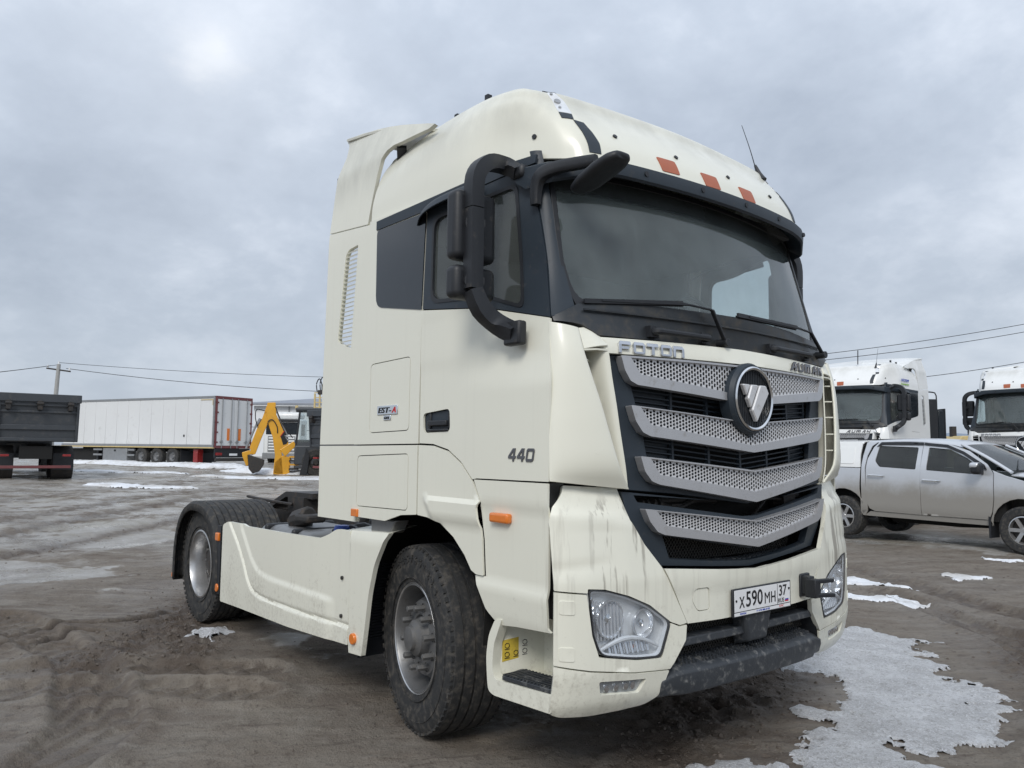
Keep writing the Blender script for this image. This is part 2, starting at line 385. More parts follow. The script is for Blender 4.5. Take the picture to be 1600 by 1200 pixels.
def patchf(G, lin=False):
    A = np.array(G, float)      # [col][row][3]
    def F(u, v):
        cols = [crm(A[i], max(0, min(v, A.shape[1]-1))) for i in range(A.shape[0])]
        return crm(np.array(cols), max(0, min(u, A.shape[0]-1)))
    return F
def patch(name, G, mat, parent, su=4, sv=4, t=.02, bevel=.003, mir=False, inward=None, smooth=40):
    F = patchf(G); nc, nr = len(G), len(G[0]); nu, nv = (nc-1)*su+1, (nr-1)*sv+1
    P = np.array([[F(i/su, j/sv) for j in range(nv)] for i in range(nu)])
    du = np.gradient(P, axis=0); dv_ = np.gradient(P, axis=1); n = np.cross(du, dv_); n /= np.linalg.norm(n, axis=2, keepdims=True)+1e-12
    ctr = np.array(inward if inward else (0, 0, 2.)); 
    if ((P-ctr)*n).sum(2).mean() < 0: n = -n; fl = True
    else: fl = False
    B = P-n*t; vs_ = list(P.reshape(-1, 3))+list(B.reshape(-1, 3)); k = nu*nv; f = []
    for i in range(nu-1):
        for j in range(nv-1):
            q = (i*nv+j, (i+1)*nv+j, (i+1)*nv+j+1, i*nv+j+1); f.append(q); f.append(tuple(a+k for a in reversed(q)))
    bd = [i*nv for i in range(nu)]+[(nu-1)*nv+j for j in range(1, nv)]+[i*nv+nv-1 for i in range(nu-2, -1, -1)]+[j for j in range(nv-2, 0, -1)]
    for a, b in zip(bd, bd[1:]+bd[:1]): f.append((b, a, a+k, b+k))
    if fl: f = [tuple(reversed(q)) for q in f]
    return mk(name, vs_, f, mat, parent, smooth=smooth, bevel=bevel, mir=mir)
def text(name, body, mat, parent, origin, xd, ud, height, width=None, ext=.002, shear=0., align='LEFT', bold=0.):
    cu = bpy.data.curves.new(name, 'FONT'); cu.body = body; cu.size = 1; cu.extrude = 0; cu.shear = shear; cu.offset = bold; cu.resolution_u = 3
    to = bpy.data.objects.new(name, cu); me = bpy.data.meshes.new_from_object(to)
    bpy.data.objects.remove(to)
    V = np.array([v.co[:] for v in me.vertices]); F = [tuple(p.vertices) for p in me.polygons]; bpy.data.meshes.remove(me)
    lo, hi = V.min(0), V.max(0); V[:, 0] -= lo[0]; V[:, 1] -= lo[1]; s = height/(hi[1]-lo[1]); sx = width/(hi[0]-lo[0]) if width else s
    x = Vector(xd).normalized(); u = Vector(ud).normalized(); nrm = x.cross(u); o = Vector(origin)
    if align == 'CENTER': o = o-x*(hi[0]-lo[0])*sx/2
    top = [o+x*float(a)*sx+u*float(b)*s+nrm*ext for a, b, _ in V]; k = len(top)
    cnt = {}
    for f in F:
        for i in range(len(f)): cnt[(f[i], f[(i+1) % len(f)])] = 1
    rim = [(a, b) for a, b in cnt if (b, a) not in cnt]
    return mk(name, top+[p-nrm*(ext+.002) for p in top], F+[(b, a, a+k, b+k) for a, b in rim], mat, parent, smooth=None)
def copy_tree(o, parent=None, swap=None, skip=()):
    c = o.copy(); col.objects.link(c); c.parent = parent
    if swap and c.type == 'MESH' and c.data.materials and c.data.materials[0] in swap:
        c.material_slots[0].link = 'OBJECT'; c.material_slots[0].material = swap[c.data.materials[0]]
    for ch in KIDS.get(o.name, ()):
        if ch.name.split('.')[0] in skip: continue
        copy_tree(ch, c, swap, skip)
    return c
KIDS = {}
def index_kids():
    KIDS.clear()
    for o in bpy.data.objects:
        if o.parent: KIDS.setdefault(o.parent.name, []).append(o)
# ------------------------------------------------------------------ the truck's surfaces (truck axes: x forward, y to its left, z up; front axle at x = 0)
ip = np.interp
def FB(y, z): return Vector((float(ip(abs(y), [0, .35, .65, .9, 1.11, 1.2, 1.27], [1.475, 1.468, 1.44, 1.405, 1.355, 1.32, 1.265])+ip(z, [.40, .47, .6, 1.0, 1.25, 1.41, 1.44], [-.07, -.03, 0, 0, -.03, -.095, -.10])), y, z))
def FG(y, z): return Vector((1.42+.02*(2.04-z)/.5-.11*y*y, y, z))
def FC(y, z): return Vector((1.357-.058*y*y-(z-2.13)*.3-max(0, abs(y)-1.1)**2*3, y, z))
def FW(y, z): return Vector((1.36-.27*(z-2.3)-.138*y*y, y, z))
def inset(x, z):     # the upper cab narrows towards the windscreen
    s = min(1., max(0., (x-.35)/.8)); s = s*s*(3-2*s); return s*float(ip(z, [1.9, 2.2, 2.46, 2.7, 2.86, 3.05], [0, .055, .10, .115, .125, .13]))
def taper(p, w=1.):
    x, y, z = p; i = inset(x, z)*w; return (x+(x-3.88)*i/2.38, y+i, z+(z-1.594)*i/2.38)
def FS(x, z): return Vector(taper((x, -1.25, z)))
OY = (0, -1, 0); OX = (1, 0, 0)
def mirp(p): return [(-a, b) for a, b in reversed(p)]

T = thing('tractor_truck', 'cream tractor truck parked in the foreground, facing right with its silver grille in view', 'truck', (0, 0, 0))
def sidep(name, poly, mat='cream', **k): k.setdefault('t', .012); return panel(name, poly, FS, mat, T, OY, mir=True, **k)

# ---- dark core behind all panels
b = MB(); b.box((-.58, -1.215, 1.25), (1.0, 1.215, 1.98)); b.box((1., -1.12, 1.25), (1.14, 1.12, 2.1)); b.box((1.12, -.86, 1.15), (1.2, .86, 2.1)); b.box((.75, -.94, .62), (1.22, .94, 1.2)); b.box((.78, -1.18, .83), (1.2, 1.18, 1.2))
b.out('cab_underframe', 'darkgap', T, smooth=None)
# cab lining seen through the glass
b = MB(); b.box((-.56, -1.17, 2.1), (-.5, 1.17, 3.2)); b.box((-.5, -1.17, 3.02), (.5, 1.17, 3.08)); b.box((.5, -1.0, 3.02), (.95, 1.0, 3.08)); b.box((-.5, -1.19, 2.1), (.12, -1.15, 3.02)); b.box((-.5, 1.15, 2.1), (.12, 1.19, 3.02))
b.out('cab_lining', 'interior', T, smooth=None)
b = MB(); b.box((.82, -1.06, 2.1), (1.12, 1.06, 2.26)); b.box((.72, .12, 2.1), (.9, .9, 2.36)); b.out('dashboard', 'interior', T, bevel=.03)
for y in (-.55, .55):
    s_ = MB(); s_.box((-.25, y-.26, 2.05), (.2, y+.26, 2.15)); s_.box((-.42, y-.25, 2.1), (-.28, y+.25, 2.62)); s_.box((-.41, y-.13, 2.64), (-.32, y+.13, 2.78)); s_.out('seat', 'interior', T, bevel=.05, seg=3)
sw = MB(); pr = []
c_ = Vector((.66, .62, 2.42)); ax1 = Vector((0, 1, 0)); ax2 = Vector((-.45, 0, .89)).normalized()
sw.tube([c_+ax1*math.cos(t)*.23+ax2*math.sin(t)*.23 for t in np.linspace(0, 2*math.pi, 33)], .017, 8, 1, cap=False)
sw.bar(c_-ax1*.22, c_+ax1*.22, .03, .02); sw.bar(c_, c_-ax2*.2, .03, .02); sw.bar(c_, c_+Vector((.15, 0, -.2)), .06)
sw.out('steering_wheel', 'black', T)

# ---- side sheet metal
sidep('rear_corner_panel', [(-.60, 1.613), (.146, 1.62), (.156, 2.37), (.185, 2.995), (-.465, 3.015)], holes=[rnd([(-.409, 1.682), (.048, 1.693), (.05, 2.119), (-.41, 2.106)], .035)])
sidep('locker_door', rnd([(-.404, 1.687), (.043, 1.698), (.045, 2.114), (-.405, 2.101)], .03))
quarter = rnd([(-.362, 2.455), (.156, 2.372), (.184, 2.925), (-.368, 2.935)], [.07, .005, .005, .03])
sidep('quarter_panel', quarter, 'gblack', lift=.004, t=.006, bevel=.002)
sidep('belt_trim', [(-.37, 2.938), (.19, 2.934), (.95, 2.948), (1.13, 2.948), (1.14, 2.985), (.95, 3.0), (-.37, 2.993)], 'navy', lift=.008, t=.012)
def doff(x, z): return .006*float(ip(z, [2.02, 2.07], [0, 1]))*float(ip(z, [2.36, 2.3], [.6, 1]))
sidep('door', rnd([(.162, 1.622), (.3, 1.618), (.44, 1.59), (.56, 1.527), (.66, 1.44), (.69, 1.447), (1.235, 1.45), (1.24, 2.192), (.75, 2.30), (.162, 2.366)], .004), off=doff, g=.03, holes=[rnd([(.20, 1.678), (.455, 1.685), (.448, 1.806), (.192, 1.785)], .03)])
hh = sidep('door_handle', rnd([(.203, 1.681), (.452, 1.688), (.445, 1.803), (.195, 1.782)], .028), 'navy', lift=-.014, t=.008)
b = MB(); b.box((.25, -1.262, 1.715), (.43, -1.238, 1.745)); b.box((.235, -1.245, 1.70), (.26, -1.225, 1.79)); b.box((.42, -1.245, 1.70), (.44, -1.225, 1.79)); b.box((.24, -1.258, 1.685), (.44, -1.24, 1.70))
b.out('pull', 'black', hh, bevel=.006, mir=True)
wo = rnd([(.172, 2.372), (.75, 2.306), (1.24, 2.197), (1.205, 2.5), (1.13, 2.80), (1.09, 2.944), (.93, 2.944), (.20, 2.93)], [.004, 0, .004, 0, 0, .07, 0, .004])
gl = rnd([(.262, 2.405), (.75, 2.365), (1.045, 2.27), (1.03, 2.5), (.985, 2.875), (.27, 2.868)], [.07, 0, .05, .05, .05, .07])
sidep('window_surround', wo, 'navy', lift=.003, t=.02, holes=[gl], g=.03)
sidep('window_seal', rnd([(.25, 2.393), (.75, 2.353), (1.058, 2.256), (1.044, 2.5), (.998, 2.886), (.258, 2.88)], [.07, 0, .05, .05, .05, .07]), 'black', lift=.007, t=.012, holes=[rnd([(.268, 2.412), (.75, 2.372), (1.038, 2.278), (1.023, 2.5), (.978, 2.868), (.276, 2.862)], [.07, 0, .05, .05, .05, .07])], bevel=.002)
sidep('side_window', gl, 'glass_s', lift=-.008, t=.004, bevel=0)
# rain shield above the window
b = MB(); G = []
for x, z0, dy in ((.10, 2.90, .00), (.2, 2.935, .035), (.35, 2.955, .055), (.55, 2.965, .05), (.7, 2.965, .03)):
    G.append([(x, -1.235, z0+.012), (x, -1.25-dy, z0-.005), (x, -1.262-dy*1.2, z0-.035-dy*.3)])
patch('rain_shield', G, 'navy', T, t=.008, mir=True)

def hatchoff(x, z): return 0
sidep('lower_rear_panel', rnd([(-.60, 1.168), (-.20, 1.168), (-.02, 1.215), (.141, 1.228), (.141, 1.612), (-.60, 1.605)], .004), holes=[rnd([(-.552, 1.232), (.05, 1.242), (.05, 1.565), (-.55, 1.545)], .035)])
sidep('toolbox_door', rnd([(-.547, 1.237), (.045, 1.247), (.045, 1.56), (-.545, 1.54)], .03))
def foff(x, z):
    d = float(ip(z, [1.20, 1.235, 1.325, 1.335], [.0, .018, .018, 0]))*float(ip(x-(1.33-z)*.7, [.2, .24], [0, 1]))
    return d*float(ip(x, [.62, .66], [1, 1]))
sidep('wheel_arch_panel', rnd([(.153, 1.228), (.25, 1.222), (.38, 1.20), (.5, 1.14), (.6, 1.06), (.66, .99), (.70, .975), (.758, .975), (.745, 1.15), (.712, 1.30), (.725, 1.335), (.655, 1.432), (.56, 1.517), (.44, 1.58), (.3, 1.608), (.153, 1.612)], .004), off=foff, g=.025)
def loff(x, z): return float(ip(z, [.70, .80, .93, .965, 1.30, 1.335], [-.035, -.01, 0, -.012, -.010, .0]))
sidep('step_door_panel', rnd([(.722, 1.31), (.733, 1.33), (.672, 1.44), (1.228, 1.442), (1.222, .80), (1.245, .785), (1.0, .77), (.86, .755), (.77, .82), (.72, .90), (.68, .968), (.768, .972), (.755, 1.15)], .006), off=loff, g=.025)
for pos, nm in (((.895, 1.265), 'side_marker_lamp'),):
    b = MB(); x, z = pos; b.box((x-.072, -1.272, z-.024), (x+.072, -1.235, z+.024)); lm = b.out(nm, 'amber', T, bevel=.012, seg=3, mir=True)
b = MB(); b.box((-.60, -1.262, 1.168), (-.52, -1.24, 1.215)); b.out('side_reflector', 'amber', T, bevel=.004, mir=True)
# rubber-dark joint between step panel and bumper
b = MB(); b.box((1.10, -1.222, .83), (1.17, -1.1, 1.44)); b.box((1.10, -1.21, .5), (1.17, -1.1, .83)) if 0 else None; b.out('joint_seal', 'tank', T, smooth=None, mir=True)

# ---- rear side deflector (wing) with louvres and roof spoiler
def FD(x, z): return Vector((x, -1.22+float(ip(z, [3.0, 3.45, 3.72], [0, .02, .10])), z))
vent = rnd([(-.735, 2.235), (-.672, 2.915), (-.80, 2.905), (-.842, 2.87), (-.925, 2.30)], [.01, .01, .03, .03, .03])
wl = [(-1.145, 1.612), (-.657, 1.615), (-.607, 1.613), (-.478, 3.018), (-.552, 3.016), (-1.097, 3.066)]
wgd = panel('side_deflector', [(-1.145, 1.612), (-.614, 1.615), (-.485, 3.010), (-1.097, 3.066)], FD, 'cream', T, OY, holes=[vent], t=.03, mir=True)
for k in range(23):
    z = 2.262+k*.0282; x1 = -.735+(z-2.235)*.0926; x0 = -.925+(z-2.3)*.145 if z < 2.87 else -.842+(z-2.87)*.9
    b = MB(); mtx = Matrix.Translation((0, -1.222, z)) @ Matrix.Rotation(R(20), 4, 'X'); b.box((x0+.002, .004, -.004), (x1-.002, .022, .004), mtx); b.out('louvre_slat', 'cream', wgd, smooth=None, mir=True, fix=False)
panel('lower_deflector', [(-1.145, 1.125), (-.614, 1.13), (-.614, 1.606), (-1.145, 1.603)], FD, 'cream', T, OY, t=.03, mir=True)
panel('upper_deflector', [(-1.096, 3.074), (-.553, 3.024), (-.52, 3.16), (-.475, 3.32), (-.43, 3.425), (-.37, 3.465), (-.3, 3.478), (-.19, 3.470), (-.02, 3.462), (.11, 3.452), (.17, 3.465), (.084, 3.497), (-.13, 3.566), (-.26, 3.607), (-.44, 3.657), (-.62, 3.70), (-.85, 3.742), (-1.08, 3.768), (-1.02, 3.70), (-1.0, 3.61), (-1.03, 3.5)], FD, 'cream', T, OY, t=.025, g=.03, mir=True, bevel=.006)
G = [[(-1.04, y, 3.76+d), (-.62, y, 3.692+d), (-.13, y, 3.558+d), (.15, y*.97, 3.462+d)] for y, d in ((-1.135, 0), (-.9, .03), (-.4, .05), (0, .055), (.4, .05), (.9, .03), (1.135, 0))]
patch('roof_spoiler', G, 'cream', T, t=.02, inward=(0, 0, 1))
b = MB(); b.bar((-.36, -1.09, 3.40), (-.27, -1.15, 3.47), .06, .03); b.out('spoiler_bracket', 'black', T, mir=True); b = MB(); b.bar((-1.035, -1.18, 3.46), (-1.05, -1.18, 3.36), .03); b.out('spoiler_bracket', 'black', T, mir=True)
# rear wall of the cab
b = MB(); b.box((-.60, -1.2, 1.2), (-.57, 1.2, 3.2)); b.out('rear_wall', 'cream', T, smooth=None)

# ---- roof
RF = [
 [(-.49, -1.23, 3.018), (-.49, -1.22, 3.14), (-.47, -1.19, 3.28), (-.45, -1.13, 3.40), (-.43, -1.02, 3.48), (-.40, -.5, 3.53)],
 [(0, -1.232, 3.003), (0, -1.222, 3.16), (0, -1.195, 3.32), (0, -1.13, 3.45), (0, -1.01, 3.54), (0, -.5, 3.58)],
 [(.5, -1.232, 3.003), (.5, -1.222, 3.16), (.49, -1.19, 3.325), (.47, -1.13, 3.46), (.45, -1.0, 3.56), (.4, -.5, 3.60)],
 [(.85, -1.228, 3.003), (.85, -1.215, 3.15), (.82, -1.18, 3.295), (.77, -1.12, 3.425), (.72, -1.0, 3.53), (.6, -.5, 3.58)],
 [(1.04, -1.20, 3.0), (1.03, -1.175, 3.12), (.98, -1.13, 3.26), (.89, -1.07, 3.40), (.81, -.98, 3.50), (.65, -.5, 3.55)],
 [(1.13, -1.06, 3.015), (1.11, -1.05, 3.13), (1.04, -1.02, 3.262), (.94, -.98, 3.385), (.87, -.93, 3.478), (.68, -.45, 3.53)],
 [(1.195, -.88, 3.04), (1.16, -.88, 3.14), (1.08, -.88, 3.262), (.98, -.86, 3.385), (.905, -.84, 3.478), (.70, -.4, 3.53)],
 [(1.255, -.45, 3.04), (1.215, -.45, 3.14), (1.13, -.45, 3.262), (1.02, -.44, 3.385), (.945, -.43, 3.478), (.73, -.22, 3.53)],
 [(1.276, 0, 3.04), (1.235, 0, 3.14), (1.15, 0, 3.262), (1.04, 0, 3.385), (.965, 0, 3.478), (.75, 0, 3.53)]]
RF = [[taper(p_, [1, 1, .85, .5, .15, 0][k]*max(0, min(1, (-p_[1]-.98)/.24))) for k, p_ in enumerate(c)] for c in RF]
mr_ = [[(x, -y, z) for x, y, z in c] for c in reversed(RF[:-1])]
roof = patch('roof_fairing', RF+mr_, 'cream', T, su=7, sv=5, t=.02, inward=(.2, 0, 2.6))
b = MB(); b.box((-.46, -.95, 3.2), (.7, .95, 3.3)); b.box((-.43, -.98, 3.3), (-.40, .98, 3.46)); b.add([(-.42, -.55, 3.51), (.4, -.55, 3.575), (.7, -.45, 3.52), (.75, 0, 3.518), (.7, .45, 3.52), (.4, .55, 3.575), (-.42, .55, 3.51)], [tuple(range(7))]); b.out('roof_top', 'cream', T, smooth=None)
RFn = np.array(RF+mr_, float)
def roofF(u, v): return Vector(crm(np.array([crm(RFn[i], v) for i in range(len(RFn))]), u))
# the dark stripes and lamp set into the fairing
for pl_ in ([(5.78, .30), (6.03, .28), (6.05, .9), (6.02, 1.48), (5.96, 1.96), (5.68, 2.0), (5.76, 1.4), (5.78, .76)], [(5.12, 2.02), (5.70, 2.04), (5.74, 2.34), (5.10, 2.36)], [(4.6, 3.88), (5.5, 3.88), (5.5, 4.05), (4.6, 4.05)]):
    panel('roof_stripe', pl_, roofF, 'navy', T, (1, -.3, .5), lift=.004, t=.008, g=.12, mir=True, bevel=.001)
rl = panel('roof_lamp', rnd([(5.10, 2.40), (5.78, 2.40), (5.78, 3.3), (5.55, 3.84), (4.98, 3.84), (5.08, 3.2)], .05), roofF, 'lamp_white', T, (1, -.3, .5), lift=.002, t=.008, g=.12, mir=True, bevel=.002)
for u_, v_ in ((5.32, 2.7), (5.38, 3.15), (5.25, 3.6)):
    p = roofF(u_, v_); n_ = Vector((.75, -.3, .55)).normalized(); b = MB(); b.tube([p, p+n_*.008], .018 if v_ == 3.15 else .008, 10, 1, ref=(1, 0, 0)); b.out('bulb', 'lamp_grey', rl, mir=True)
for u0_, dv_s in ((7.10, .12), (7.85, 0), (8.64, 0)):       # orange marker lenses over the windscreen
    panel('marker_lamp', rnd([(u0_-.17, .93+dv_s), (u0_+.14, .95+dv_s), (u0_+.15, .14+dv_s), (u0_-.14, .10+dv_s)], .05), roofF, 'faded', T, OX, lift=.004, t=.01, g=.2, bevel=.003)
for u, v in ((4.02, 1.04), (6.42, 1.60), (7.34, 1.42), (8.34, 1.34), (9.38, 1.30), (11.98, 1.04)):
    if v < .5: continue
    p = roofF(u, v); e_ = 1e-2; n_ = (roofF(u+e_, v)-p).cross(roofF(u, v+e_)-p).normalized(); n_ = n_ if n_.dot(Vector((1, p.y*.3, .3))) > 0 else -n_
    b = MB(); b.tube([p-n_*.004, p+n_*.008], .013, 10, 1, ref=(.1, .2, 1)); b.out('fixing_plug', 'black', T)
for x, z in ((.12, 3.57), (.42, 3.585)):
    b = MB(); b.bar((x, -1.0, z-.05), (x, -1.0, z+.02), .03); b.out('roof_bracket', 'black', T, mir=True)
b = MB(); b.tube([(.955, .9, 3.40), (.93, .9, 3.45), (.90, .9, 3.52)], [.03, .018, .008], 8); b.tube([(.90, .9, 3.51), (.86, .9, 3.65), (.80, .9, 3.83)], [.004, .003, .002], 6); b.out('antenna', 'black', T)

# ---- sun visor lip
b = MB(); ys = np.linspace(-1.17, 1.17, 49); vv, ff = [], []
for y in ys:
    a = abs(y); x = 1.285-.1*y*y-(.10 if a > 1.14 else 0)-max(0, a-.95)*.42; zb = 3.045-max(0, a-.8)**1*.13; h = .075+max(0, a-.9)*.10
    vv += [(x-.02, y, zb), (x+.014, y, zb-.008), (x+.02, y, zb-h*.55), (x+.016, y, zb-h), (x+.004, y, zb-h-.012), (x-.07, y, zb-h+.035), (x-.12, y, zb-.005)]
m_ = 7
for i in range(len(ys)-1):
    for k in range(m_): ff.append((i*m_+k, (i+1)*m_+k, (i+1)*m_+(k+1) % m_, i*m_+(k+1) % m_))
ff += [tuple(range(m_)), tuple(reversed(range((len(ys)-1)*m_, len(ys)*m_)))]
vis = b.add(vv, ff).out('sun_visor', 'navy', T, smooth=30)
for y in (-.62, -.2, .2, .58, .95):
    x = 1.285-.1*y*y-max(0, abs(y)-.95)*.42+.018; zb = 3.045-max(0, abs(y)-.8)*.13-.04; bb = MB(); bb.tube([(x-.004, y, zb), (x+.006, y, zb)], .014, 12, 1, ref=(0, 1, 0)); bb.out('screw', 'black', vis)

# ---- windscreen, pillars, cowl
hw = lambda z: float(ip(z, [2.28, 2.36, 2.95, 3.04], [1.05, 1.075, 1.03, 1.02]))
wsp = [(-1.03, 2.285), (-.6, 2.305), (0, 2.313), (.6, 2.305), (1.03, 2.285), (1.08, 2.36), (1.092, 2.48), (1.088, 2.65), (1.06, 3.0), (-1.06, 3.0), (-1.088, 2.65), (-1.092, 2.48), (-1.08, 2.36)]
panel('windscreen', wsp, FW, 'glass_w', T, OX, t=.005, g=.08, bevel=0, lift=-.006)
fr_o = [(-1.06, 2.28), (-.6, 2.29), (0, 2.298), (.6, 2.29), (1.06, 2.28), (1.095, 2.38), (1.10, 2.5), (1.095, 2.65), (1.07, 3.01), (-1.07, 3.01), (-1.095, 2.65), (-1.10, 2.5), (-1.095, 2.38)]
fr_i = rnd([(-1.055, 2.30), (-.6, 2.318), (0, 2.326), (.6, 2.318), (1.055, 2.30), (1.08, 2.5), (1.045, 2.98), (-1.045, 2.98), (-1.08, 2.5)], [.09, 0, 0, 0, .09, .05, .05, .05, .05])
panel('windscreen_frame', fr_o, FW, 'black', T, OX, holes=[fr_i], t=.012, g=.08, bevel=.002)
b = MB(); b.box((.45, -1.09, 2.95), (1.0, 1.09, 3.03)); b.box((-.5, -1.17, 2.95), (.45, 1.17, 3.03)); b.box((1.0, -1.0, 2.985), (1.1, 1.0, 3.03)); b.out('header_rail', 'interior', T, smooth=None)
zs = [2.20, 2.30, 2.45, 2.6, 2.75, 2.9, 3.02]
G = []
for w_ in (0, .33, .66, 1):
    cl_ = []
    for z in zs:
        a_ = FS(float(ip(z, [2.2, 2.5, 2.8, 2.944, 3.02], [1.247, 1.212, 1.137, 1.10, 1.08])), z); c_ = FW(1.085 if z > 2.4 else 1.06+.025*(z-2.2)/.2, a_.z); c_.y = -c_.y; m_ = a_.lerp(c_, w_); k_ = math.sin(math.pi*w_)*.005; cl_.append((m_.x+k_, m_.y-k_, m_.z))
    G.append(cl_)
patch('windscreen_pillar', G, 'navy', T, t=.02, mir=True, inward=(0, 0, 2.6))
cw = [(-1.19, 2.192), (-1.165, 2.190), (-1.08, 2.176), (-1.0, 2.132), (-.5, 2.140), (0, 2.148), (.5, 2.140), (1.0, 2.132), (1.08, 2.176), (1.165, 2.190), (1.19, 2.192), (1.19, 2.215), (1.06, 2.285), (.6, 2.312), (0, 2.318), (-.6, 2.312), (-1.06, 2.285), (-1.19, 2.215)]
def FC2(y, z):
    v = FC(y, z); w = FW(y, z); t_ = float(ip(z, [2.16, 2.30], [0, 1])); v.x = v.x*(1-t_)+(w.x+.01)*t_; v.x -= max(0, abs(y)-1.08)**2*2.5
    return v
panel('cowl_panel', cw, FC2, 'cowl', T, OX, t=.02, g=.05, bevel=.002)
b = MB(); b.tube([FC2(y, 2.255)+Vector((.012, 0, 0)) for y in np.linspace(-1.05, 1.05, 15)], .006, 6, 1); b.out('cowl_ridge', 'cowl', T)
for y0, y1 in ((-.66, -.29), (.33, .74)):       # grab handles
    z = 2.178; p0, p1 = FC2(y0, z), FC2(y1, z); o_ = Vector((.055, 0, 0))
    b = MB(); b.tube([p0+Vector((-.02, 0, .0)), p0+o_*.8, p0*.85+p1*.15+o_, p0*.15+p1*.85+o_, p1+o_*.8, p1+Vector((-.02, 0, 0))], [.022, .02, .016, .016, .02, .022], 10); b.box(p0-Vector((.01, .03, .028)), p0+Vector((.03, .03, .028))); b.box(p1-Vector((.01, .03, .028)), p1+Vector((.03, .03, .028))); b.out('grab_handle', 'black', T, bevel=.004)
def wiper(piv, elbow, tip, end):
    P0 = FC2(*piv)+Vector((.05, 0, 0)); P1 = FW(*elbow)+Vector((.06, 0, 0)); P2 = FW(*tip)+Vector((.035, 0, 0)); P3 = FW(*end)+Vector((.02, 0, 0))
    b = MB(); b.tube([P0-Vector((.05, 0, 0)), P0+Vector((.02, 0, 0))], .022, 12, 1, ref=(0, 1, 0)); b.bar(P0, P1, .022, .012); b.bar(P1, P1*.3+P2*.7, .014, .01); wv = b.out('wiper', 'black', T, bevel=.003)
    b = MB(); b.bar(P3, P1*.35+P2*.65, .012, .022); b.bar(P3*.8+P2*.2, P1*.5+P2*.5, .02, .008); b.bar(P3-Vector((.012, 0, .008)), P1*.4+P2*.6-Vector((.012, 0, .008)), .004, .012); b.out('blade', 'black', wv)
wiper((-.15, 2.165), (-.27, 2.325), (-.56, 2.352), (-1.03, 2.30))
wiper((.95, 2.20), (.84, 2.33), (.55, 2.345), (0.0, 2.335))

# ---- front corner air ducts beside the grille: outer shell, inner vane and fins
SHF = [(1.366, -.862, 1.412), (1.388, -.948, 1.52), (1.372, -.999, 1.677), (1.353, -1.034, 1.809), (1.327, -1.07, 1.941), (1.298, -1.094, 2.06), (1.262, -1.092, 2.162)]
SH0 = [(1.246, -1.254, 1.452), (1.241, -1.254, 1.52), (1.232, -1.25, 1.677), (1.222, -1.242, 1.81), (1.21, -1.233, 1.94), (1.195, -1.221, 2.06), (1.178, -1.208, 2.187)]
G = []
for w_ in (0, .12, .4, .7, .93, 1):
    cl_ = []
    for k, (a_, c_) in enumerate(zip(SH0, SHF)):
        m_ = Vector(a_).lerp(Vector(c_), w_); kk = (math.sin(math.pi*w_)**.6 if 0 < w_ < 1 else 0)*(.022 if k > 0 else .012); cl_.append((m_.x+kk, m_.y-kk*.8, m_.z))
    G.append(cl_)
csh = patch('corner_panel', G, 'cream', T, su=5, sv=4, t=.012, mir=True, inward=(.3, 0, 1.8), bevel=.003)
VA = [(1.362, -.866, 1.415), (1.368, -.888, 1.52), (1.358, -.912, 1.677), (1.348, -.928, 1.809), (1.335, -.945, 1.941), (1.325, -.958, 2.06), (1.312, -.975, 2.118)]
G = [VA, [(x-.015, y-.022, z) for x, y, z in VA], [(x-.06, y-.035, z) for x, y, z in VA], [(x-.17, y-.04, z) for x, y, z in VA]]
patch('duct_vane', G, 'cream', T, su=4, sv=3, t=.008, mir=True, inward=(.9, 0, 1.8), bevel=.002)
G = [[(1.298, -1.094, 2.06), (1.262, -1.092, 2.162)], [(1.325, -1.03, 2.075), (1.275, -1.04, 2.166)], [(1.328, -.965, 2.085), (1.290, -.985, 2.132)]]
patch('duct_cap', G, 'cream', T, su=4, sv=4, t=.01, mir=True, inward=(1., -1, 1.9), bevel=.002)
for k, z in enumerate((2.01, 1.91, 1.81, 1.705, 1.605)):
    f_ = lambda L, zz: Vector([float(ip(zz, [p_[2] for p_ in L], [p_[c_] for p_ in L])) for c_ in (0, 1)]+[zz])
    s_, v_ = f_(SHF, z), f_(VA, z); b = MB(); b.poly([s_+Vector((-.010, .004, 0)), v_+Vector((-.105, -.030, 0)), v_+Vector((-.15, -.05, 0)), s_+Vector((-.12, -.06, 0))], (0, 0, .007)); b.out('duct_fin', 'cream', T, smooth=None, mir=True)
b = MB(); b.poly([(1.300, -1.090, 2.052), (1.318, -1.03, 2.058), (1.324, -.964, 2.058), (1.22, -.99, 2.058), (1.19, -1.12, 2.052)], (0, 0, .008)); b.out('duct_fin', 'cream', T, smooth=None, mir=True)
b = MB(); b.poly([(1.23, -.86, 1.43), (1.17, -1.20, 1.46), (1.14, -1.17, 2.15), (1.19, -.97, 2.13)], (-.01, 0, 0)); b.out('duct_back', 'darkgap', T, smooth=None, mir=True)

# ---- cream strip with lettering
st = [(-.992, 2.124), (-.5, 2.133), (0, 2.141), (.5, 2.133), (.992, 2.124), (.962, 2.049), (.5, 2.054), (0, 2.058), (-.5, 2.054), (-.962, 2.049)]
def FG1(y, z): v = FG(y, z); v.x += .004-max(0, z-2.10)*.6; return v
strip = panel('bonnet_strip', st, FG1, 'cream', T, OX, t=.03, g=.05)
def glyph(name, polys, y0, z0, w, h, mat, parent, F, shear=0., t=.012):
    for outer, hole in polys:
        f = lambda pl: [(y0+a*w+b_*h*shear, z0+b_*h) for a, b_ in pl]
        panel(name, f(outer), F, mat, parent, OX, holes=[f(hole)] if hole else [], t=t+.002, lift=t, g=.5, bevel=.0018, smooth=None)
q = .26
gF = [([(0, 0), (.22, 0), (.22, .36), (.85, .36), (.85, .6), (.22, .6), (.22, .76), (1, .76), (1, 1), (.12, 1), (0, .85)], None)]
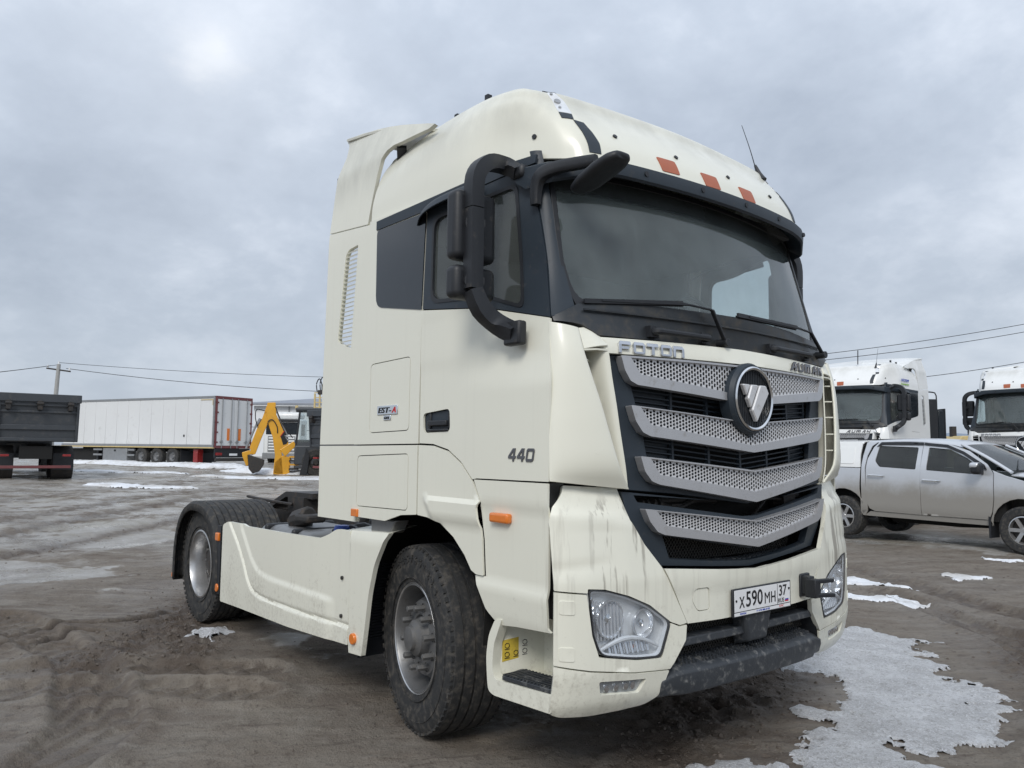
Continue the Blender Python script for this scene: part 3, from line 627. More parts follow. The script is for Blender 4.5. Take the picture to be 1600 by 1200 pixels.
gO = [([(.12, 0), (.88, 0), (1, .15), (1, .85), (.88, 1), (.12, 1), (0, .85), (0, .15)], [(.2, .22), (.8, .22), (.8, .78), (.2, .78)])]
gTt = [([(.38, 0), (.62, 0), (.62, .76), (1, .76), (1, 1), (0, 1), (0, .76), (.38, .76)], None)]
gN = [([(0, 0), (.2, 0), (.2, .76), (.8, .76), (.8, 0), (1, 0), (1, .85), (.88, 1), (0, 1)], None)]
gA = [([(0, 0), (.22, 0), (.3, .3), (.72, .3), (.72, 0), (1, 0), (1, 1), (.55, 1)], [(.4, .5), (.72, .5), (.72, .82), (.6, .82)])]
gU = [([(.12, 0), (.88, 0), (1, .15), (1, 1), (.78, 1), (.78, .2), (.22, .2), (.22, 1), (0, 1), (0, .15)], None)]
gM = [([(0, 0), (.2, 0), (.2, .72), (.42, .72), (.42, 0), (.6, 0), (.6, .72), (.8, .72), (.8, 0), (1, 0), (1, 1), (0, 1)], None)]
gNN = [([(0, 0), (.22, 0), (.22, .6), (.78, 0), (1, 0), (1, 1), (.78, 1), (.78, .4), (.22, 1), (0, 1)], None)]
for k, g_ in enumerate((gF, gO, gTt, gO, gN)): glyph('letter', g_, -.905+k*.0835, 2.06-.006, .070, .052, 'badge', strip, FG1)
for k, (g_, wd, yy) in enumerate(((gA, .090, .455), (gU, .080, .555), (gM, .098, .645), (gA, .080, .752), (gNN, .078, .842))): glyph('letter', g_, yy, 2.064, wd*.82, .048, 'bgrey', strip, FG1, shear=.25)

# ---- grille
def sym(h): return h+[(-a, b_) for a, b_ in reversed(h) if a != 0]
FR = lambda y, z: FG(y, z)-Vector((.03, 0, 0))
fo = [(-.968, 2.046), (-.915, 1.73), (-.862, 1.409), (-.56, 1.385), (0, 1.322)]
f_out = sym(fo)
op1 = [(-.80, 1.897), (-.762, 1.813), (-.25, 1.768), (0, 1.745), (0, 1.85), (-.23, 1.862)]
opA = sym([(-.81, 1.92), (-.762, 1.79), (0, 1.72)][:2]+[(-.4, 1.76), (0, 1.73)])+sym([(-.81, 1.92)])[:0]
def band(top, bot): return [*top, *[(-a, b_) for a, b_ in reversed(top) if a]][::-1]+[*bot, *[(-a, b_) for a, b_ in reversed(bot) if a]]
o1 = band([(-.81, 1.93), (0, 1.88)], [(-.77, 1.78), (0, 1.73)]); o2 = band([(-.745, 1.69), (0, 1.63)], [(-.72, 1.55), (0, 1.47)])
gf = panel('grille_frame', f_out, FR, 'navy', T, OX, holes=[o1, o2], t=.03, g=.08)
def FRI(y, z): return FG(y, z)-Vector((.075, 0, 0))
panel('radiator_panel', sym([(-.9, 1.97), (-.8, 1.42), (0, 1.36)]), lambda y, z: FG(y, z)-Vector((.17, 0, 0)), 'darkgap', gf, OX, t=.01, g=.2, bevel=0)
for zt, zb_, ct, cb, he in ((1.905, 1.80, -.05, -.05, .80), (1.665, 1.56, -.07, -.06, .74)):
    for k in range(4):
        ze = zt-(zt-zb_)*(k+.6)/4
        b = MB(); b.tube([FRI(y, ze+(1-abs(y)/he)*ct) for y in np.linspace(-he, he, 21)], .010, 6, 1, ry=.55); b.out('grille_slat', 'navy', gf)
    for y in (-.78, -.52, -.26, 0, .26, .52, .76):
        if abs(y) > he: continue
        zz_ = (1-abs(y)/he)*ct; b = MB(); b.bar(FRI(y, zt+zz_), FRI(y, zb_+zz_-.02), .016, .02); b.out('grille_rib', 'navy', gf)
    for s_ in (-1, 1):
        panel('side_blank', [(s_*.80, zt+.02), (s_*.53, zt+.01), (s_*.53, zb_-.03), (s_*.75, zb_-.03)][::s_], lambda y, z: FG(y, z)-Vector((.09, 0, 0)), 'navy', gf, OX, t=.01, g=.2)
def chev(h, y, zend, zc): return zc+(zend-zc)*abs(y)/h
def grille_bar(name, top, bot, ptop, pbot, label=None, hole=None):
    """top / bot: half outlines from the outer end to the centre; perforated inset between ptop and pbot"""
    outer = sym(top)[::1]; lower = sym(bot)
    full = sym(top)+list(reversed(sym(bot)))
    inn = sym(ptop)+list(reversed(sym(pbot)))
    fr_ = panel(name, rnd(full, .008), lambda y, z: FG(y, z)+Vector((.012, 0, 0)), 'silver', T, OX, holes=[inn], t=.05, g=.06, bevel=.006, off=lambda y, z: .012)
    # perforated sheet
    H = .0245; W = H*1.0; ps = []; vv, ff = [], []
    za, zb_ = max(p[1] for p in ptop+pbot), min(p[1] for p in ptop+pbot); yo = max(abs(p[0]) for p in ptop+pbot)
    ty = [p[0] for p in ptop]; tz = [p[1] for p in ptop]; by = [p[0] for p in pbot]; bz = [p[1] for p in pbot]
    hole_ = hole
    rows = 5; cache = {}
    ncol = int(yo*2/(.0205))
    for c_ in range(ncol):
        y = -yo+(c_+.5)*(2*yo/ncol)
        zt = float(ip(-abs(y), ty, tz)); zl = float(ip(-abs(y), by, bz))
        wcol = yo*2/ncol
        nr = rows; hh_ = (zt-zl)/nr
        if zt-zl < .02: continue
        for r_ in range(nr+1):
            sh = .5 if c_ % 2 else 0
            zc = zl+(r_+.5-sh)*hh_
            lo_, hi_ = max(zl, zc-hh_/2), min(zt, zc+hh_/2)
            if hi_-lo_ < hh_*.2: continue
            holed = hi_-lo_ > hh_*.8
            F_ = lambda a, b_, d=0: FG(a, b_)+Vector((.006-d, 0, 0))
            cell = [(y-wcol/2, lo_), (y, lo_), (y+wcol/2, lo_), (y+wcol/2, hi_), (y, hi_), (y-wcol/2, hi_)]
            k = len(vv); 
            # edges of the cell shear with the chevron
            def sz(a, b_):
                return b_+(float(ip(-abs(a), by, bz))-zl)*(1-(b_-zl)/(zt-zl))+(float(ip(-abs(a), ty, tz))-zt)*((b_-zl)/(zt-zl))
            cell = [(a, sz(a, b_)) for a, b_ in cell]
            vv += [F_(*p) for p in cell]
            if hole_ and (y-hole_[0])**2+(zc-hole_[1])**2 < hole_[2]**2: holed = False
            if holed:
                rw, rh = wcol*.455, hh_*.465; hx = [(y+rw*math.cos(t), zc+rh*math.sin(t)) for t in [R(a) for a in (-150, -90, -30, 30, 90, 150)]]
                vv += [F_(*p) for p in hx]+[F_(p[0], p[1], .004) for p in hx]
                for i in range(6): j = (i+1) % 6; ff.append((k+i, k+j, k+6+j, k+6+i)); ff.append((k+6+i, k+6+j, k+12+j, k+12+i))
            else: ff.append(tuple(range(k, k+6)))
    mk('perforated_plate', vv, ff, 'silver_l', fr_, smooth=None)
    panel('backing', inn, lambda y, z: FG(y, z)-Vector((.03, 0, 0)), 'darkgap', fr_, OX, t=.004, g=.2, bevel=0)
    return fr_
grille_bar('grille_bar', [(-.902, 2.040), (-.5, 2.044), (0, 2.046)], [(-.882, 1.97), (-.852, 1.922), (-.81, 1.904), (-.213, 1.857), (0, 1.84)], [(-.845, 2.032), (0, 2.036)], [(-.79, 1.955), (-.21, 1.898), (0, 1.885)])
grille_bar('grille_bar', [(-.853, 1.807), (-.229, 1.762), (0, 1.745)], [(-.829, 1.732), (-.790, 1.680), (-.745, 1.662), (0, 1.590)], [(-.797, 1.798), (0, 1.740)], [(-.738, 1.716), (0, 1.626)])
grille_bar('grille_bar', [(-.808, 1.568), (0, 1.496)], [(-.785, 1.496), (-.746, 1.450), (-.70, 1.434), (0, 1.332)], [(-.748, 1.556), (0, 1.488)], [(-.695, 1.480), (0, 1.385)])
# emblem
ce = Vector((1.455, -.02, 1.873)); EX = Matrix.Translation(ce)
b = MB(); b.lathe([(.0, -.06), (.188, -.06), (.190, .0), (.178, .022), (.166, .022), (.150, .006), (0, .006)], ce, 64, 'x'); b.poly([ce+Vector((-.03, -.12, -.13)), ce+Vector((-.03, 0, -.205)), ce+Vector((-.03, .12, -.13))], (.03, 0, 0)); em = b.out('emblem', 'navy', T, smooth=30)
b = MB(); b.lathe([(.167, .020), (.170, .028), (.162, .034), (.153, .028), (.151, .012), (.167, .010), (.167, .020)], ce, 64, 'x'); b.out('emblem_ring', 'chrome', em)
b = MB()
for k in range(-9, 10):
    y = k*.0155; h = math.sqrt(max(0, .149**2-y*y))
    if h > .02: b.bar(ce+Vector((.008, y, -h)), ce+Vector((.008, y, h)), .006, .006)
b.out('emblem_mesh', 'black', em, smooth=None)
b = MB(); d3 = (.028, 0, 0)
for pl in ([(-.118, .072), (-.052, .072), (-.083, .012)], [(-.040, .072), (.022, .072), (-.046, -.052), (-.075, -.002)], [(.036, .072), (.092, .072), (.118, .032), (.006, -.125), (-.038, -.062)]):
    b.poly([ce+Vector((.012, y, z)) for y, z in pl], d3)
b.out('emblem_bars', 'silver_l', em, smooth=None, bevel=.006, seg=1)

# ---- lower grille
lf = sym([(-.886, 1.402), (-.86, 1.274), (-.791, 1.164), (-.700, 1.052), (-.06, 1.0), (0, .998)])
lf_full = lf[:6]+lf[6:]
lfo = [(-.886, 1.402), (-.86, 1.274), (-.791, 1.164), (-.700, 1.052), (-.3, 1.02), (0, .998), (.3, 1.02), (.700, 1.052), (.791, 1.164), (.86, 1.274), (.886, 1.402), (0, 1.318)]
FL = lambda y, z: FG(y, z)+Vector((-.02-max(0, 1.2-z)*.12, 0, 0))
hol3 = [(-.82, 1.385), (-.80, 1.352), (-.06, 1.258), (.06, 1.258), (.80, 1.352), (.82, 1.385), (0, 1.325)]
hol4 = [(-.655, 1.19), (-.60, 1.075), (-.3, 1.045), (0, 1.028), (.3, 1.045), (.60, 1.075), (.655, 1.19), (0, 1.09)]
lg = panel('lower_grille_frame', lfo, FL, 'navy', T, OX, holes=[hol3, hol4], t=.04, g=.08)
grille_bar('grille_bar', [(-.793, 1.323), (0, 1.236)], [(-.765, 1.262), (-.722, 1.214), (-.68, 1.198), (0, 1.102)], [(-.722, 1.310), (0, 1.230)], [(-.665, 1.240), (0, 1.142)])
panel('duct_back', [(-.85, 1.4), (-.62, 1.05), (.62, 1.05), (.85, 1.4)], lambda y, z: Vector((1.12, y, z)), 'darkgap', lg, OX, t=.01, g=.3, bevel=0)
b = MB(); b.box((1.14, -.84, 1.02), (1.36, .84, 1.025)); b.out('duct_floor', 'darkgap', lg, smooth=None)
b = MB(); rng_ = random.Random(3)
for k in range(5): b.tube([(1.3, -.78+k*.045, 1.33+(k % 2)*.01), (1.3, -.765+k*.045, 1.33)], .035, 12, 1, ref=(0, 0, 1))
b.tube([(1.30, -.62, 1.34), (1.31, -.45, 1.31), (1.30, -.3, 1.34), (1.28, -.1, 1.33)], .014, 8); b.tube([(1.31, .2, 1.24), (1.33, .27, 1.31), (1.30, .36, 1.33), (1.3, .55, 1.32)], .009, 6); b.box((1.26, -.5, 1.26), (1.32, -.42, 1.33)); b.box((1.25, .5, 1.29), (1.32, .62, 1.36)); b.tube([(1.28, -.6, 1.345), (1.28, .7, 1.345)], .018, 8, 1)
b.out('hoses', 'steel', T)
def diag_mesh(name, parent, F, poly, pitch, w_, mat='mesh'):
    xs = [p[0] for p in poly]; zs_ = [p[1] for p in poly]; b = MB(); A_ = np.array(poly)
    for s_ in (-1, 1):
        c0 = min(xs)-(max(zs_)-min(zs_)); c1_ = max(xs)+(max(zs_)-min(zs_)); c_ = c0-1
        while c_ < c1_+1:
            pts = []
            for z in np.arange(min(zs_), max(zs_)+1e-6, .008):
                y = c_+s_*(z-min(zs_))*.8+ (0 if s_ > 0 else 0); pts.append((y, z))
            P2 = np.array(pts); ok = inside(P2, poly); run = [p for p, o_ in zip(pts, ok) if o_]
            if len(run) > 1: b.bar(F(*run[0])+Vector((s_*.001, 0, 0)), F(*run[-1])+Vector((s_*.001, 0, 0)), w_, w_*.6)
            c_ += pitch
    return b.out(name, mat, parent, smooth=None, fix=False)
diag_mesh('wire_mesh', lg, lambda y, z: Vector((1.30-.08*y*y, y, z)), [(-.66, 1.20), (-.60, 1.04), (.60, 1.04), (.66, 1.20)], .022, .004)
b = MB()
for k in range(-13, 14):
    y = k*.045; zf = 1.035+abs(y)*.03
    for j in range(4): b.box((1.33+j*.018-.07*y*y, y-.016, zf-.012), (1.338+j*.018-.07*y*y, y+.016, zf+.002))
b.out('lip_ribs', 'step', lg, smooth=None)
# lip panel below the lower bar
G = [[(FL(y, 1.09-abs(abs(y)-.65)*0).x*0+1.395-.07*y*y, y, 1.028+abs(y)*.045), (1.31-.07*y*y, y, 1.02+abs(y)*.03)] for y in np.linspace(-.62, .62, 9)]

# ---- bumper
bU = [(-1.254, .977), (-1.254, 1.27), (-1.228, 1.335), (-1.175, 1.40), (-1.165, 1.432), (-.89, 1.416), (-.866, 1.274), (-.797, 1.160), (-.703, 1.048), (-.552, .780), (-.60, .775), (-.66, .797), (-.785, .885), (-.905, .936), (-1.03, .973), (-1.118, .981), (-1.118, .962)]
def boff(y, z):
    a = abs(y); d = z-(1.09+(1.16-a)*.10)      # a pressed gill line fading inboard
    v = -.006*float(ip(d, [-.06, -.012, .012, .03], [0, 1, .1, 0]))*float(ip(a, [.95, 1.10, 1.262], [0, .9, 1]))
    zl = 1.30-(1.262-a)*.05; v += .014*float(ip(z-zl, [-.05, .0, .04], [0, 1, .3]))*float(ip(a, [.86, 1.0], [.1, 1]))
    return v
hl = rnd([(-1.116, .977), (-1.03, .968), (-.905, .931), (-.785, .880), (-.66, .795), (-.718, .645), (-.857, .652), (-1.055, .685), (-1.09, .777)], [.02, .03, .05, .05, .03, .03, .05, .04, .02])
def seamp(p): return p
bm_up = panel('bumper_corner', rnd(bU, .006), FB, 'cream', T, OX, off=boff, g=.018, mir=True, bevel=.004, t=.025)
bL = [(-1.262, .970), (-1.122, .955), (-1.09, .777), (-1.058, .680), (-.857, .647), (-.714, .638), (-.657, .782), (-.60, .728), (-.552, .718), (-.545, .76), (-.552, .705), (-.66, .575), (-.87, .590), (-1.10, .622), (-1.262, .655)]
bL = [(-1.254, .970), (-1.122, .955), (-1.096, .777), (-1.061, .679), (-.857, .646), (-.712, .639), (-.656, .790), (-.60, .768), (-.553, .772), (-.560, .70), (-.66, .580), (-.87, .594), (-1.10, .626), (-1.254, .657)]
panel('headlamp_surround', rnd(bL, .006), FB, 'cream', T, OX, g=.03, mir=True, t=.025)
bV = [(-1.254, .650), (-1.10, .619), (-.87, .587), (-.663, .573), (-.70, .455), (-.755, .415), (-1.045, .402), (-1.2, .415), (-1.25, .44)]
fogp = rnd([(-1.055, .572), (-.795, .554), (-.828, .494), (-1.038, .510)], .012)
def voff(y, z): return float(ip(z, [.40, .46], [-.01, 0]))
panel('bumper_valance', rnd(bV, [.004, 0, 0, .004, .02, .03, .03, .04, .04]), FB, 'cream', T, OX, holes=[fogp], g=.03, mir=True, t=.03, bevel=.006, off=voff)
G = [[(FB(y, .41).x-.02, y, .418), (FB(y, .41).x-.07, y*.985, .41)] for y in (-1.17, -1.05, -.92, -.78)]
patch('valance_return', G, 'cream', T, t=.01, mir=True, inward=(1.2, -1, 1), su=3, sv=2)
# bumper side return towards the step
b = MB(); 
G = [[(1.262, -1.262, z), (1.25, -1.245, z), (1.21, -1.22, z)] for z in (.43, .65, .97, 1.28)]
fl_ = panel('fog_lamp', fogp, lambda y, z: FB(y, z)-Vector((.02, 0, 0)), 'lamp_grey', T, OX, t=.01, mir=True)
panel('lens', rnd([(-1.045, .564), (-.812, .548), (-.84, .500), (-1.028, .515)], .01), lambda y, z: FB(y, z)-Vector((.012, 0, 0)), 'glass_lamp', fl_, OX, t=.003, mir=True, bevel=0)
for y in (-1.0, -.95, -.9, -.86):
    p = FB(y, .53)-Vector((.018, 0, 0)); b = MB(); b.tube([p, p+Vector((.006, 0, 0))], .016, 10, 1, ref=(0, 1, 0)); b.out('bulb', 'reflector', fl_, mir=True)
for z in (.905, .705): 
    panel('sensor_cap', rnd([(-1.235, z-.03), (-1.175, z-.034), (-1.175, z+.026), (-1.235, z+.03)], .01), FB, 'cream', T, OX, t=.006, lift=.003, mir=True, bevel=.001)
bC = [(-.697, 1.044), (-.3, 1.012), (0, .992), (.3, 1.012), (.697, 1.044), (.547, .776), (.3, .772), (-.3, .772), (-.547, .776)]
def coff(y, z): return .008*float(ip(z-(.93+.0*abs(y)), [-.02, .02], [0, 1]))
cbp = panel('bumper_centre', bC, FB, 'cream', T, OX, g=.03, t=.03, off=coff, holes=[rnd([(-.50, .935), (-.40, .935), (-.395, .825), (-.48, .825), (-.52, .88)], .02)])
panel('tow_cover', rnd([(-.497, .932), (-.403, .932), (-.398, .828), (-.478, .828), (-.516, .88)], .018), FB, 'cream', cbp, OX, lift=-.001, t=.01, g=.05, bevel=.002)
# tow pin bracket
b = MB(); b.box((1.44, .405, .80), (1.475, .50, .925)); b.box((1.455, .415, .815), (1.52, .47, .915)); tb = b.out('tow_bracket', 'black', T, bevel=.006)
b = MB(); b.box((1.50, .40, .805), (1.565, .455, .905)); b.bar((1.55, .43, .893), (1.58, .545, .893), .03, .022); b.bar((1.55, .43, .818), (1.58, .56, .812), .03, .022); b.out('tow_hook', 'black', tb, bevel=.005)
# licence plate
po = Vector((1.487, .012, .84)); Rz = Matrix.Rotation(R(0), 4, 'Z')
b = MB(); b.box((1.478, -.247, .768), (1.492, .276, .909)); pl = b.out('licence_plate', 'black', T, bevel=.006)
b = MB(); b.box((1.4925, -.236, .795), (1.494, .264, .902)); b.out('plate_face', 'plate', pl, bevel=.0008, seg=1)
b = MB(); b.box((1.4925, -.236, .775), (1.494, .264, .791)); b.out('dealer_strip', 'plate', pl, smooth=None)
X_ = 1.4935; Y3 = (0, 1, 0); Z3 = (0, 0, 1)
text('number', 'X', 'ink', pl, (X_, -.196, .812), Y3, Z3, .056, .045, bold=.012); text('number', '590', 'ink', pl, (X_, -.138, .812), Y3, Z3, .078, .145, bold=.01); text('number', 'M', 'ink', pl, (X_, .026, .812), Y3, Z3, .056, .046, bold=.0); text('number', 'H', 'ink', pl, (X_, .084, .812), Y3, Z3, .056, .040, bold=.006)
text('number', '37', 'ink', pl, (X_, .158, .836), Y3, Z3, .056, .072, bold=.01); text('number', 'RUS', 'ink', pl, (X_, .150, .802), Y3, Z3, .022, .055)
b = MB(); b.box((X_, .142, .797), (X_+.0015, .1445, .900)); b.out('divider', 'ink', pl, smooth=None)
for y, z in ((-.222, .85), (.250, .868)):
    b = MB(); b.tube([(X_, y, z), (X_+.004, y, z)], .006, 10, 1, ref=(0, 1, 0)); b.out('plate_screw', 'ink', pl)
for k, m_ in enumerate(('plate', 'blue', 'red')):
    b = MB(); b.box((X_, .214, .817-k*.0072), (X_+.0015, .246, .824-k*.0072)); b.out('flag_band', m_, pl, smooth=None)
text('dealer_text', 'FOTON', 'blue', pl, (X_, -.19, .779), Y3, Z3, .009, .05, bold=.01); text('dealer_text', '+7 4 95 800-27-05', 'blue', pl, (X_, -.05, .779), Y3, Z3, .009, .12); text('dealer_text', 'STC', 'red', pl, (X_, .16, .779), Y3, Z3, .010, .04)
# intake below the plate: mesh, slat, centre block, step
b = MB(); b.box((1.22, -.62, .45), (1.24, .62, .79)); b.out('intake_back', 'darkgap', T, smooth=None)
diag_mesh('wire_mesh', T, lambda y, z: Vector((1.36-.03*y*y, y, z)), [(-.62, .60), (-.54, .78), (.54, .78), (.62, .60)], .021, .0035)
b = MB(); b.add([(1.375, -.60, .655), (1.435, -.58, .668), (1.43, -.57, .705), (1.37, -.57, .712), (1.385, 0, .655), (1.455, 0, .668), (1.45, 0, .705), (1.38, 0, .712), (1.375, .60, .655), (1.435, .58, .668), (1.43, .57, .705), (1.37, .57, .712)], [(0, 1, 5, 4), (1, 2, 6, 5), (2, 3, 7, 6), (3, 0, 4, 7), (4, 5, 9, 8), (5, 6, 10, 9), (6, 7, 11, 10), (7, 4, 8, 11), (0, 3, 2, 1), (8, 9, 10, 11)]); b.out('intake_slat', 'step', T, bevel=.006)
b = MB(); b.add([(1.40, -.14, .79), (1.48, -.13, .79), (1.48, .12, .79), (1.40, .13, .79), (1.38, -.10, .60), (1.47, -.08, .63), (1.47, .08, .63), (1.38, .10, .60)], [(0, 1, 2, 3), (7, 6, 5, 4), (0, 4, 5, 1), (1, 5, 6, 2), (2, 6, 7, 3), (3, 7, 4, 0)]); b.out('radar_cover', 'step', T, bevel=.015)
for s_ in (-1, 1):
    b = MB(); b.add([(FB(s_*.55, .77).x-.01, s_*.548, .775), (1.30, s_*.54, .775), (1.30, s_*.64, .50), (FB(s_*.66, .57).x-.01, s_*.655, .575), (FB(.7, .5).x-.01, s_*.70, .47)], [(0, 1, 2, 4, 3)] if s_ < 0 else [(3, 4, 2, 1, 0)]); mk('intake_cheek', b.v, b.f, 'black', T)
stp = MB(); vv, ff = [], []
ys = [-.70, -.62, -.56, -.4, 0, .4, .56, .62, .70]
for y in ys:
    a = abs(y); xb = FB(y, .55).x; e_ = 1 if a < .6 else .0; zt = .602 if a < .6 else (.59 if a < .65 else .57); px = xb+.025 if a < .6 else xb-.002
    vv += [(1.30, y, zt), (px-.022, y, zt-.028), (px, y, zt-.045), (px+.002, y, .50), (px-.012, y, .452), (px-.06, y, .435), (1.30, y, .435)]
for i in range(len(ys)-1):
    for k in range(7): ff.append((i*7+k, (i+1)*7+k, (i+1)*7+(k+1) % 7, i*7+(k+1) % 7))
ff += [tuple(range(7))[::-1], tuple(range((len(ys)-1)*7, len(ys)*7))]
sp_ = stp.add(vv, ff).out('bumper_step', 'step', T, bevel=.008)
b = MB()
for k in range(-23, 24):
    y = k*.024; xb = FB(y, .55).x
    if k % 6 == 0: continue
    for j in range(5): b.box((xb-.125+j*.024, y-.003, .578), (xb-.110+j*.024, y+.007, .606-j*.0036))
b.out('tread_ribs', 'step', sp_, smooth=None, kind='stuff')

# ---- headlamps
hb = panel('headlamp', hl, lambda y, z: FB(y, z)-Vector((.050, 0, 0)), 'lamp_white', T, OX, t=.01, g=.05, mir=True)
k_ = 0
rimv = resamp(hl, .03); n_ = len(rimv); vv = [FB(*p)-Vector((.002, 0, 0)) for p in rimv]+[FB(*p)-Vector((.078, 0, 0)) for p in rimv]
ctr_ = np.mean(np.array(hl), 0); inn_ = [tuple(ctr_+(np.array(p)-ctr_)*.91) for p in rimv]; vv += [FB(*p)-Vector((.012, 0, 0)) for p in inn_]
mk('housing', vv, [(i, (i+1) % n_, n_+(i+1) % n_, n_+i) for i in range(n_)]+[(i, (i+1) % n_, 2*n_+(i+1) % n_, 2*n_+i) for i in range(n_)], 'lamp_white', hb, mir=True)
panel('gasket', [tuple(ctr_+(np.array(p)-ctr_)*1.012) for p in hl], FB, 'black', hb, OX, holes=[[tuple(ctr_+(np.array(p)-ctr_)*.965) for p in hl]], lift=.001, t=.01, mir=True, bevel=.001)
panel('lens', hl, FB, 'glass_lamp', hb, OX, lift=.004, t=.004, g=.04, bevel=.002, mir=True, off=lambda y, z: .012*max(0, 1-((y+.88)**2/.05+(z-.81)**2/.02)))
def bowl(y, z, r, d, x0=-.02, nm='reflector'):
    c_ = FB(y, z)+Vector((x0, 0, 0)); b = MB(); b.lathe([(r*math.sin(t), -d*math.cos(t)) for t in np.linspace(.02, math.pi/2, 9)]+[(r*1.06, 0), (r*1.06, -.01)], c_, 28, 'x'); b.out(nm, 'lamp_bowl', hb, mir=True)
    b = MB(); b.lathe([(.0, 0), (r*.25, -.005), (r*.3, -.02), (r*.3, -d)], c_+Vector((-.012, 0, 0)), 16, 'x'); b.out('bulb_shield', 'chrome', hb, mir=True)
bowl(-.985, .835, .080, .06); bowl(-.80, .80, .064, .055)
b = MB()
for k in range(9): # fluted reflector between the bowls
    y = -1.055+k*.018; b.tube([FB(y, .92-.004*k)+Vector((-.05, 0, 0)), FB(y, .74)+Vector((-.04, 0, 0))], .008, 6, 1)
b.out('flutes', 'lamp_bowl', hb, mir=True)
b = MB(); b.tube([FB(-1.04, .705)-Vector((.02, 0, 0)), FB(-.93, .745)-Vector((.016, 0, 0)), FB(-.82, .735)-Vector((.016, 0, 0)), FB(-.72, .69)-Vector((.016, 0, 0))], [.008, .012, .010, .006], 8); b.out('trim_strip', 'lamp_white', hb, mir=True)
b = MB()
for k in range(8): y = -.99+k*.03; b.tube([FB(y, .725)-Vector((.04, 0, 0)), FB(y+.005, .675)-Vector((.03, 0, 0))], .012, 6, 1)
b.out('indicator_flutes', 'lamp_bowl', hb, mir=True)
b = MB(); b.tube([FB(-.86, .70)-Vector((.05, 0, 0)), FB(-.86, .70)-Vector((.03, 0, 0))], .008, 8, 1, ref=(0, 1, 0)); b.out('indicator_bulb', 'faded', hb, mir=True)
b = MB()
for k in range(8): p = FB(-1.088+k*.004, .93-k*.032)-Vector((.02, 0, 0)); b.lathe([(0, .004), (.012, .002), (.013, -.01)], p, 10, 'x')
b.out('led_row', 'reflector', hb, mir=True)

# ---- entry step below the door
vv = []; stepP = [(.845, .775), (.80, .70), (.782, .60), (.79, .50), (.80, .44), (.84, .425), (1.25, .442), (1.25, .525), (.85, .500), (.83, .55), (.84, .66), (.90, .79)]
panel('entry_step', rnd(stepP, [.01, .03, .03, .03, .02, .03, .01, .01, .02, .04, .03, .01]), FS, 'cream', T, OY, t=.05, mir=True, lift=-.008, g=.05, bevel=.01)
b = MB(); b.add([(.83, -1.21, .50), (1.25, -1.235, .525), (1.25, -.98, .53), (.84, -.98, .505)], [(0, 1, 2, 3)]); b.poly([(.82, -1.2, .80), (.82, -1.2, .48), (.9, -.98, .48), (.9, -.98, .80)], (.01, 0, 0)); b.poly([(.88, -.98, .47), (1.25, -.98, .49), (1.25, -.98, .82), (.88, -.98, .82)], (0, .01, 0)); b.box((1.235, -1.2, .45), (1.25, -.98, .8)); sw_ = b.out('step_well', 'cream', T, smooth=None, mir=True)
b = MB(); b.poly([(.90, -1.236, .528), (1.245, -1.238, .545), (1.245, -1.08, .548), (.86, -1.08, .528)], (0, 0, -.02)); tr_ = b.out('step_tread', 'step', T, bevel=.003, mir=True)
b = MB()
for k in range(14): x = .905+k*.024; b.box((x, -1.235, .53+k*.0011), (x+.01, -1.09, .537+k*.0011))
b.out('tread_ribs', 'step', tr_, smooth=None, mir=True, kind='stuff')
b = MB(); b.poly([(.99, -.988, .62), (1.22, -.988, .63), (1.22, -.988, .80), (.99, -.988, .80)], (0, -.004, 0)); b.out('filler_lid', 'cream', T, smooth=None, bevel=.003, mir=True)
b = MB(); b.poly([(1.09, -.993, .645), (1.165, -.993, .648), (1.165, -.993, .745), (1.09, -.993, .745)], (0, -.002, 0)); s1 = b.out('sticker', 'tan_st', T, smooth=None)
b = MB(); b.tube([(1.127+.022*math.cos(t), -.9955, .70+.022*math.sin(t)) for t in np.linspace(0, 5.2, 12)], .003, 4, 1); b.bar((1.10, -.9955, .66), (1.155, -.9955, .66), .003); b.out('sticker_print', 'steel', s1)
sA, sB = Vector((.833, -1.185, 0)), Vector((.897, -.99, 0)); sd_ = (sB-sA).normalized(); sn = Vector((sd_.y, -sd_.x, 0))
def wellp(a, z, d=.003): return sA+sd_*a+sn*d+Vector((0, 0, z))
b = MB(); b.poly([wellp(.0, .57), wellp(.19, .60), wellp(.19, .70), wellp(.0, .67)], sn*.002); s2 = b.out('sticker', 'yellow_st', T, smooth=None)
b = MB()
for i in range(4):
    for j in range(2):
        if j == 0 and i == 1: continue
        c_ = (.025+i*.046, .645-j*.042+i*.006); b.tube([wellp(c_[0]+.012*math.cos(t), c_[1]+.012*math.sin(t), .0055) for t in np.linspace(0, 6.28, 8)], .0022, 4, 1, cap=False); b.bar(wellp(c_[0]-.013, c_[1]-.018, .0055), wellp(c_[0]+.013, c_[1]-.016, .0055), .003)
b.out('sticker_print', 'ink', s2)

